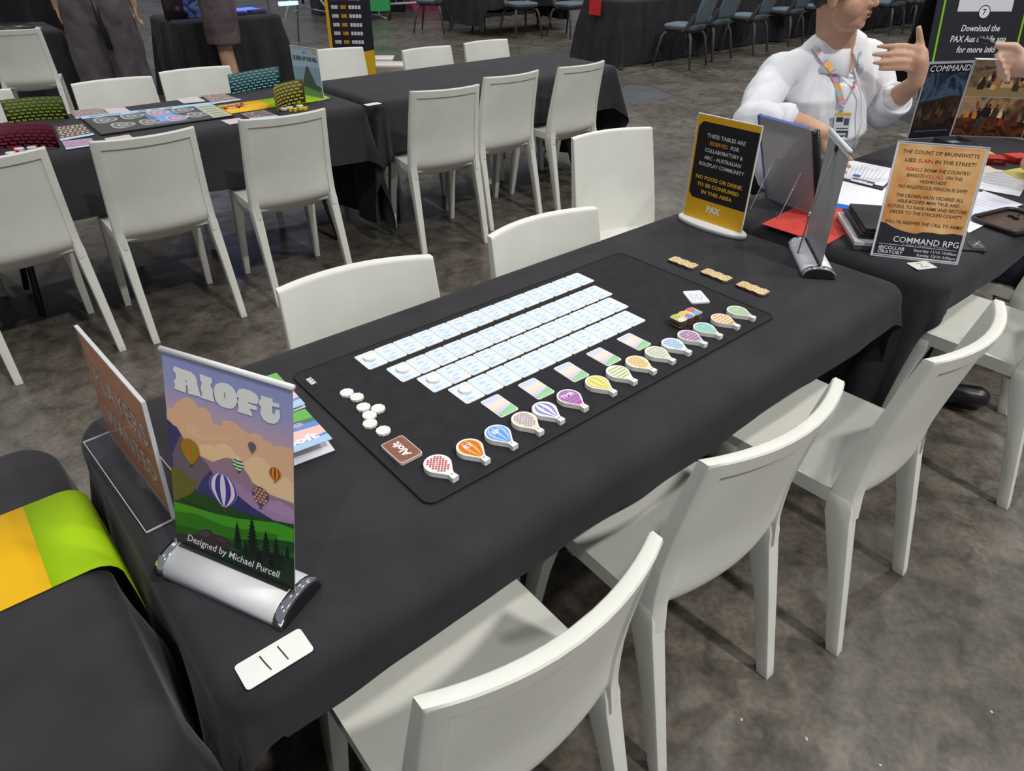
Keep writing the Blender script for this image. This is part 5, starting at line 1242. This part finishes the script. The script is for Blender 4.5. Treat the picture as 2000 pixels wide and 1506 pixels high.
    kn = [V(2.888, .612, 1.150), V(2.872, .606, 1.127), V(2.866, .598, 1.104), V(2.872, .590, 1.082)]
    tp = [V(2.800, .690, 1.152), V(2.783, .692, 1.126), V(2.782, .680, 1.100), V(2.800, .662, 1.080)]
    for k in range(4):
        a = Vector(kn[k]); b_ = Vector(tp[k]); mid = (a+b_)/2+Vector((.006, -.010, .004))
        g.caps([pal+Vector((.012, -.004, .028-.019*k)), a], [.017, .0135], skin, 10)
        g.caps([a, a*.62+mid*.38+Vector((0, -.003, .002)), mid, mid*.35+b_*.65, b_], [.0125, .0115, .0110, .0098, .0078], skin, 10)
    g.caps([wr+Vector((-.004, .0, .05)), V(2.918, .590, 1.150), V(2.913, .600, 1.180), V(2.902, .610, 1.212)], [.022, .0165, .0125, .0105], skin, 10)
    for sx in (-1, 1): g.caps([V(2.95+sx*.09, 1.02, .53), V(2.93+sx*.12, .66, .52), V(2.93+sx*.12, .62, .12)], [.085, .06, .045], skin, 12)
    body = solid(g, 'body', t, skin, .0052, 5)
    # ----- lips, nails, hair
    g = M(); g.ell(H(0, .0985, -.0565), (.019, .0030, .0040), P('#a86a52'), 12, 8, HT); g.ell(H(0, .0965, -.0695), (.017, .0030, .0045), P('#ad6f58'), 12, 8, HT); g.ell(H(0, .0975, -.063), (.016, .003, .0028), P('#5a3028'), 10, 6, HT); g.build('lips', body)
    g = M()
    for sx in (-1, 1): g.ell(H(sx*.031, .081, .004), (.012, .007, .006), P('#f0ece6'), 10, 8, HT); g.ell(H(sx*.031, .0865, .004), (.0055, .003, .0055), P('#2a1a12'), 8, 6, HT)
    g.build('eyes', body)
    hairm = new_mat('black_hair', (.012, .010, .010, 1), .5); g = M()
    g.ell(H(0, -.028, .055), (.088, .098, .096), hairm, 20, 12, HT); g.ell(H(0, -.055, .0), (.080, .072, .075), hairm, 18, 12, HT); g.ell(H(0, .045, .105), (.060, .045, .028), hairm, 14, 8, HT)
    for sx in (-1, 1): g.ell(H(sx*.078, .012, .012), (.010, .020, .034), hairm, 10, 8, HT)
    solid(g, 'hair', t, hairm, .006, 3)
    # ----- shirt
    g = M()
    mid = lambda a, b_, k: tuple(Vector(a).lerp(Vector(b_), k))
    g.caps([mid(NB, SL, .25), V(2.75, .90, .97), V(2.79, .90, .84), V(2.85, .96, .66)], [.080, .135, .145, .150], shirt, 20)
    g.caps([mid(NB, SR, .30), V(2.93, .835, .97), V(2.95, .87, .84), V(2.96, .98, .66)], [.085, .125, .130, .145], shirt, 20)
    g.caps([V(2.83, .82, .95), V(2.84, .80, .86), V(2.88, .86, .74)], [.110, .125, .12], shirt, 18)
    g.caps([mid(NB, SL, .1), mid(NB, SL, .55), SL], [.060, .064, .070], shirt, 16); g.caps([mid(NB, SR, .1), mid(NB, SR, .55), SR], [.060, .062, .066], shirt, 16)
    g.caps([SL, mid(SL, EL, .5), EL, ELs], [.072, .072, .070, .058], shirt, 16); g.caps([EL, ELs], [.068, .056], shirt, 14)
    cu = mid(ER, WR, .42)
    g.caps([SR, mid(SR, ER, .5), ER], [.068, .070, .068], shirt, 16); g.caps([ER, mid(ER, WR, .26)], [.068, .062], shirt, 14)
    sh = solid(g, 'shirt', t, shirt, .0065, 4, .0085, 10, 3)
    def cuff(a, b_, r, w_, nm):
        a = Vector(a); b_ = Vector(b_); d = (b_-a).normalized(); x = d.cross(Vector((0, 0, 1))).normalized(); y = d.cross(x); R_ = []
        for k, rr in ((0, r*.96), (.15, r*1.03), (.85, r*1.05), (1, r*.99), (1, r*.90), (.1, r*.84)):
            R_.append([a+d*w_*k+(x*cos(q)+y*sin(q))*rr*(1+.03*sin(3*q+1)) for q in [2*PI*i/28 for i in range(28)]])
        g = M(); g.loft(R_, shirt, True, False); g.build(nm, sh)
    cuff(mid(ER, WR, .16), WR, .066, .055, 'rolled_cuff'); cuff(mid(ELs, WL, -.02), WL, .056, .030, 'rolled_cuff')
    # collar: two pointed leaves and an inner tee shirt neck
    nb = Vector(NB); COL = []
    for sx in (-1, 1):
        g = M(); R_ = []
        ax = (Vector(SR)-Vector(SL)).normalized()*(sx); fr = Vector((.05, -1, 0))
        for i in range(9):
            th = PI*.5*(1.9*i/8-.95)     # from the back of the neck to the front
            k = i/8
            c_ = nb+Vector((-.012, -.004, .030-.035*k)); dirr = (ax*cos(-PI/2+k*PI*.93+.05)*1+fr*(-1)*(-sin(-PI/2+k*PI*.93+.05)))
            dirr = (ax*sin(k*PI*.93+.03)+fr*(-cos(k*PI*.93+.03))).normalized()
            lo = .045+(.030 if i == 8 else .012*k)
            R_.append([c_+dirr*.078+Vector((0, 0, .018)), c_+dirr*.080+Vector((0, 0, .0)), c_+dirr*(.098+.018*k)+Vector((0, 0, -lo))+ax*.020*(1 if i > 5 else 0), c_+dirr*(.093+.018*k)+Vector((0, 0, -lo-.003))+ax*.020*(1 if i > 5 else 0), c_+dirr*.072+Vector((0, 0, 0)), c_+dirr*.072+Vector((0, 0, .018))])
        g.loft(R_, shirt, True, True); COL.append(g.build('collar', sh))
    g = M()
    g.tube([V(2.765, .742, 1.075), V(2.795, .700, .98), V(2.800, .672, .88), V(2.82, .69, .78)], .0035, shirt, 6)
    g.build('button_placket', sh)
    # lanyard and badge
    lm = new_mat('pastel_lanyard', (.5, .6, .7, 1), .6); N, L, b = nodes(lm); tc = N.new('ShaderNodeTexCoord'); n_ = N.new('ShaderNodeTexNoise'); n_.inputs['Scale'].default_value = 16; n_.inputs['Detail'].default_value = 1
    L.new(tc.outputs['Object'], n_.inputs[0]); r = N.new('ShaderNodeValToRGB'); e = r.color_ramp.elements; r.color_ramp.interpolation = 'CONSTANT'
    for k in range(4): e.new(.5)
    for k, c_ in enumerate(('#c9cde0', '#9cc4d6', '#e6b04a', '#d98ab0', '#b9b6d8', '#dfe3e8')): e[k].position = (.0, .38, .46, .52, .58, .66)[k]; e[k].color = srgb(c_)
    L.new(n_.outputs[0], r.inputs[0]); L.new(r.outputs[0], b.inputs['Base Color'])
    def ribbon(pts, w_, mat, nm, par):
        pts = [Vector(q) for q in pts]; pts = [pts[0]]+[x_ for a_, b2 in zip(pts, pts[1:]) for x_ in (lift(a_.lerp(b2, .33)), lift(a_.lerp(b2, .66)), b2)]; g = M(); A = []; view = Vector((-.65, -.72, .2)).normalized()
        for i, q in enumerate(pts):
            d = (pts[min(i+1, len(pts)-1)]-pts[max(0, i-1)]).normalized(); s_ = d.cross(view).normalized()
            A.append([q-s_*w_/2, q+s_*w_/2, q+s_*w_/2-view*.0015, q-s_*w_/2-view*.0015])
        g.loft(A, mat, False, True); return g.build(nm, par)
    bot = V(2.668, .640, .985)
    from mathutils.bvhtree import BVHTree
    VV = []; FF = []
    for ob_ in [sh]+COL:
        k_ = len(VV); VV += [v.co.copy() for v in ob_.data.vertices]; FF += [tuple(k_+i for i in p_.vertices) for p_ in ob_.data.polygons]
    bv = BVHTree.FromPolygons(VV, FF)
    cdir = Vector((-.64, -.74, .22)).normalized()
    def onto(x, y, z, off=.009):
        """drop a point onto the shirt front along the chest direction"""
        h = bv.ray_cast(Vector(V(x, y, z))+cdir*.6, -cdir)
        return (h[0]+cdir*off) if h[0] is not None else Vector(V(x, y, z))
    lan = thing('lanyard', 'pastel patterned lanyard hanging on the white shirt, with a badge', 'lanyard', tuple(O))
    def lift(q, off=.008):
        h = bv.ray_cast(q+cdir*.5, -cdir); return h[0]+cdir*off if h[0] is not None and (h[0]-q).length < .08 else q
    Lp = [onto(2.700, .90, 1.135), onto(2.712, .86, 1.10), onto(2.725, .82, 1.06), onto(2.745, .80, 1.02), onto(2.765, .79, .975), onto(2.788, .79, .935)]
    Rp = [onto(2.868, .80, 1.115), onto(2.862, .80, 1.07), onto(2.850, .79, 1.02), onto(2.825, .79, .975), onto(2.795, .79, .935)]
    ribbon(Lp, .021, lm, 'strap', lan); ribbon(Rp, .007, lm, 'strap', lan)
    q = Lp[-1]; g = M(); g.tube([q, q+Vector((.004, -.002, -.025))], .004, chrome); g.build('clip', lan)
    xr = Vector((.76, -.65, 0)); zu = Vector((-.08, .10, 1)).normalized()
    bc = q+Vector((.006, -.004, -.030))+cdir*.008
    BT = Matrix(((xr.x, zu.x, cdir.x, bc.x), (xr.y, zu.y, cdir.y, bc.y), (xr.z, zu.z, cdir.z, bc.z), (0, 0, 0, 1)))
    g = M(BT); g.box(-.031, .031, -.102, 0, -.001, .001, P('#c9cfd8'))
    for a in ((-.031, .031, -.012, 0, '#d8a94a'), (-.024, .002, -.034, -.016, '#30343a'), (.006, .026, -.046, -.020, '#4a5058'), (-.02, .026, -.060, -.056, '#3a4048'), (-.02, .028, -.094, -.066, '#3c434c'), (-.012, .020, -.084, -.076, '#b9c0c8')): g.poly([(a[0], a[2]), (a[1], a[2]), (a[1], a[3]), (a[0], a[3])], P(a[4]), .0014 if a[4] != '#b9c0c8' else .002)
    g.build('badge', lan)
    # trousers
    navy = new_mat('navy_trousers', (.012, .014, .03, 1), .9); g = M()
    g.caps([V(2.88, 1.02, .58), V(2.84, .80, .55), V(2.81, .64, .52), V(2.81, .62, .10)], [.115, .092, .075, .062], navy, 16); g.caps([V(3.02, 1.02, .58), V(3.04, .80, .55), V(3.05, .64, .52), V(3.05, .62, .10)], [.115, .092, .075, .062], navy, 16)
    g.caps([V(2.86, 1.05, .60), V(3.04, 1.05, .60)], [.12, .12], navy, 16); solid(g, 'trousers', t, navy, .009, 4)
    for x in (2.81, 3.05): g = M(); g.caps([V(x, .66, .045), V(x, .56, .04), V(x, .50, .034)], [.042, .040, .030], black, 14); solid(g, 'shoe', t, black, .008, 3)
man_white()
st = thing('stool', 'low dark stool under the seated person in the white shirt', 'stool', (2.95, 1.05, 0))
g = M(); g.prism(circ(0, 0, .17, 24), .40, .43, steel); g.build('seat', st)
for k in range(4): a = rad(45+90*k); g = M(); g.tube([(.11*cos(a), .11*sin(a), .40), (.17*cos(a), .17*sin(a), 0)], .011, steel); g.build('leg', st)

def seated_right():
    t = thing('person', 'person in navy trousers at the right edge, only a raised hand holding a pen shows', 'person', (2.93, .04, 0))
    O = Vector((2.93, .04, 0)); V = lambda x, y, z: Vector((x-O.x, y-O.y, z)); g = M()
    sh_ = V(3.16, .02, 1.06); el = V(3.12, .10, .93); wr = V(2.875, .150, 1.118)
    g.caps([V(2.97, -.06, .52), V(2.98, -.08, .80), V(3.02, -.06, 1.02), V(3.03, -.03, 1.14)], [.13, .125, .12, .055], skin2, 16)
    g.ell(V(3.04, 0, 1.29), (.075, .095, .11), skin2, 18, 12); g.caps([V(3.04, -.02, 1.10), V(3.04, -.01, 1.22)], [.055, .055], skin2)
    g.caps([V(3.04, .095, 1.29), V(3.04, .112, 1.27)], [.010, .012], skin2, 8)
    g.caps([sh_, el], [.05, .042], skin2); g.caps([el, (el+wr)/2, wr], [.043, .038, .028], skin2, 14)
    pal = V(2.806, .222, 1.150)
    g.caps([wr, pal], [.030, .034], skin2, 14); g.ell(pal, (.036, .030, .036), skin2, 14, 10)
    # fist: four bent fingers, thumb pressing the pen
    for k in range(4):
        z = 1.176-.0185*k; a = V(2.790, .250-.004*k, z); b_ = V(2.752-.004*k+.008*k, .286-.008*k, z-.004); c_ = V(2.740+.010*k, .262-.010*k, z-.018); 
        g.caps([pal+Vector((0, 0, .018-.014*k)), a], [.016, .0135], skin2, 10); g.caps([a, b_, c_], [.0125, .0110, .0090], skin2, 10)
    g.caps([pal+Vector((0, 0, .02)), V(2.785, .255, 1.200), V(2.748, .298, 1.202)], [.018, .014, .0105], skin2, 10)
    sh2 = V(2.80, -.02, 1.06); g.caps([V(3.0, -.04, 1.07), sh2, V(2.86, .12, .86), V(3.02, .26, .80)], [.05, .052, .042, .03], skin2, 12) if False else g.caps([V(3.0, -.04, 1.07), V(2.87, -.05, 1.05), V(2.93, .02, .82), V(3.12, .16, .79)], [.05, .052, .042, .03], skin2, 12)
    for x in (2.83, 3.03): g.caps([V(x, -.03, .53), V(x, .28, .52), V(x, .30, .10)], [.08, .06, .045], skin2, 12)
    b = solid(g, 'body', t, skin2, .0052, 5)
    gm = new_mat('dark_tee_shirt', (.03, .035, .05, 1), .9); g = M(); g.caps([V(2.97, -.06, .55), V(2.98, -.08, .80), V(3.02, -.06, 1.02)], [.15, .145, .135], gm, 18); g.caps([V(3.0, -.04, 1.05), sh_, (sh_+el)/2], [.07, .068, .062], gm, 14); g.caps([V(3.0, -.04, 1.05), V(2.87, -.05, 1.05), V(2.91, -.01, .92)], [.07, .068, .062], gm, 14)
    solid(g, 'tee_shirt', t, gm, .009, 4); g = M(); hm = new_mat('brown_hair', (.04, .022, .012, 1), .6); g.ell(V(3.04, -.02, 1.325), (.084, .098, .098), hm, 18, 12); solid(g, 'hair', t, hm, .009, 3)
    nv = new_mat('navy_jeans', (.014, .017, .035, 1), .9); g = M()
    for x, kx, fy in ((2.85, 2.76, .10), (3.05, 3.08, .22)): g.caps([V(x, -.03, .53), V(kx, .22, .50), V(kx-.05, .10 if fy < .2 else .24, .12)], [.105, .078, .06], nv, 16)
    solid(g, 'trousers', t, nv, .009, 4)
    g = M(); g.caps([V(2.69, -.085, .05), V(2.64, .0, .045), V(2.60, .06, .036)], [.042, .042, .030], black, 14); solid(g, 'shoe', t, black, .008, 3)
    g = M(); g.caps([V(3.03, .20, .05), V(3.02, .32, .036)], [.042, .032], black, 14); solid(g, 'shoe', t, black, .008, 3)
    # pen pinched between thumb and first finger
    p_ = thing('marker_pen', 'black marker pen held in the hand at the right edge', 'pen', tuple(O)); g = M(); a = V(2.775, .272, 1.188); b_ = V(2.728, .322, 1.212); g.caps([a, b_], [.0075, .0075], black, 10); g.build('barrel', p_)
    g = M(); g.caps([a.lerp(b_, .95), a.lerp(b_, 1.25)], [.009, .009], black, 10); g.build('cap', p_)
    pp = thing('paper_strip', 'thin white strip held flat in the same hand as the pen', 'paper', tuple(O)); g = M(); g.box(-.085, .0, -.012, .012, 0, .001, paper, Matrix.Translation(V(2.76, .265, 1.163)) @ Matrix.Rotation(rad(-42), 4, 'Z')); g.build('strip', pp)
seated_right()

def standing(kind):
    if kind == 'trousers':
        t = thing('person', 'standing person in loose grey trousers seen from behind at the top left', 'person', (1.52, 6.62, 0), rad(-22))
        hipw, tm = .11, noisy(new_mat('grey_trousers', (.10, .09, .09, 1), .9), '#4a4548', '#5d575a', 6, 3); legm = skin
    else:
        t = thing('person', 'standing person in grey brown cargo shorts with bare calves beside the booth table', 'person', (2.54, 6.64, 0), rad(68))
        hipw, tm = .09, noisy(new_mat('cargo_shorts', (.10, .08, .08, 1), .9), '#4d4244', '#5c5052', 6, 3); legm = skin
    g = M()
    for sx in (-1, 1):
        g.caps([(sx*.10, 0, .92), (sx*.12, .01, .50), (sx*.125, -.01, .28), (sx*.13, -.01, .07)], [.09, .062, .062, .036], legm, 14)
        g.caps([(sx*.13, -.04, .04), (sx*.14, .10, .03)], [.035, .03], legm, 12)
        wr_ = (sx*.29, .06, .92) if kind == 'trousers' else (sx*.20, .30, 1.10)
        g.caps([(sx*.20, 0, 1.42), (sx*.27, 0, 1.16), wr_], [.055, .045, .030], legm, 12)
        hand(g, wr_, (0, .03, -1) if kind == 'trousers' else (0, 1, -.1), (0, 1, 0) if kind == 'trousers' else (1, 0, 0), .085, (.3, .3, .35, .4), .02, [(0, .03, -.02), (0, .045, -.045), (0, .05, -.07)])
    g.caps([(0, 0, .95), (0, 0, 1.2), (0, 0, 1.42), (0, 0, 1.56)], [.15, .145, .16, .06], legm, 16); g.ell((0, .02, 1.66), (.078, .098, .118), legm, 18, 12); g.caps([(0, .11, 1.66), (0, .128, 1.64)], [.01, .012], legm, 8)
    for sx in (-1, 1): g.ell((sx*.082, .01, 1.65), (.01, .02, .03), legm, 8, 6)
    solid(g, 'body', t, legm, .008, 4)
    g = M()
    if kind == 'trousers':
        for sx in (-1, 1): g.caps([(sx*.10, 0, .95), (sx*.13, .0, .70), (sx*.145, .0, .42), (sx*.15, -.01, .16), (sx*.15, -.01, .12)], [.155, .155, .140, .135, .12], tm, 18)
        g.caps([(-.09, 0, .97), (.09, 0, .97)], [.145, .145], tm, 18)
        g.ell((0, 0, .86), (.17, .158, .14), tm, 18, 12); g.caps([(0, 0, .95), (0, 0, 1.05)], [.172, .17], tm, 18)
        solid(g, 'trousers', t, tm, .010, 3, .014, 7, 2)
        g = M(); g.tube([(.02, -.15, 1.05), (.03, -.16, .86), (.05, -.14, .62)], .02, black); g.build('hanging_strap', t)
    else:
        for sx in (-1, 1):
            g.caps([(sx*.09, 0, .93), (sx*.12, 0, .80), (sx*.13, 0, .735)], [.15, .15, .145], tm, 18); g.prism(circ(sx*.13, 0, .148, 24), .585, .74, tm)
        solid(g, 'cargo_shorts', t, tm, .010, 3, .010, 8, 5)
        for sx in (-1, 1): g = M(); g.box(sx*.245-.012, sx*.245+.012, -.07, .07, .60, .76, tm); g.build('cargo_pocket', t, .006)
    top = new_mat('dark_top_'+kind, (.03, .035, .04, 1) if kind == 'trousers' else (.06, .05, .05, 1), .9)
    g = M(); g.caps([(0, 0, 1.02), (0, 0, 1.25), (0, 0, 1.42)], [.175, .17, .165], top, 18)
    for sx in (-1, 1): g.caps([(sx*.12, 0, 1.42), (sx*.21, 0, 1.40), (sx*.27, 0, 1.18)], [.09, .075, .062], top, 14)
    solid(g, 'tee_shirt', t, top, .010, 4)
    hm = new_mat('dark_hair', (.02, .014, .010, 1), .6); g = M(); g.ell((0, -.005, 1.70), (.088, .102, .098), hm, 18, 12); solid(g, 'hair', t, hm, .010, 3)
    for sx in (-1, 1): g = M(); g.caps([(sx*.14, -.06, .045), (sx*.145, .06, .045), (sx*.15, .14, .036)], [.045, .046, .036], black, 14); solid(g, 'shoe', t, black, .008, 3)
standing('trousers'); standing('shorts')
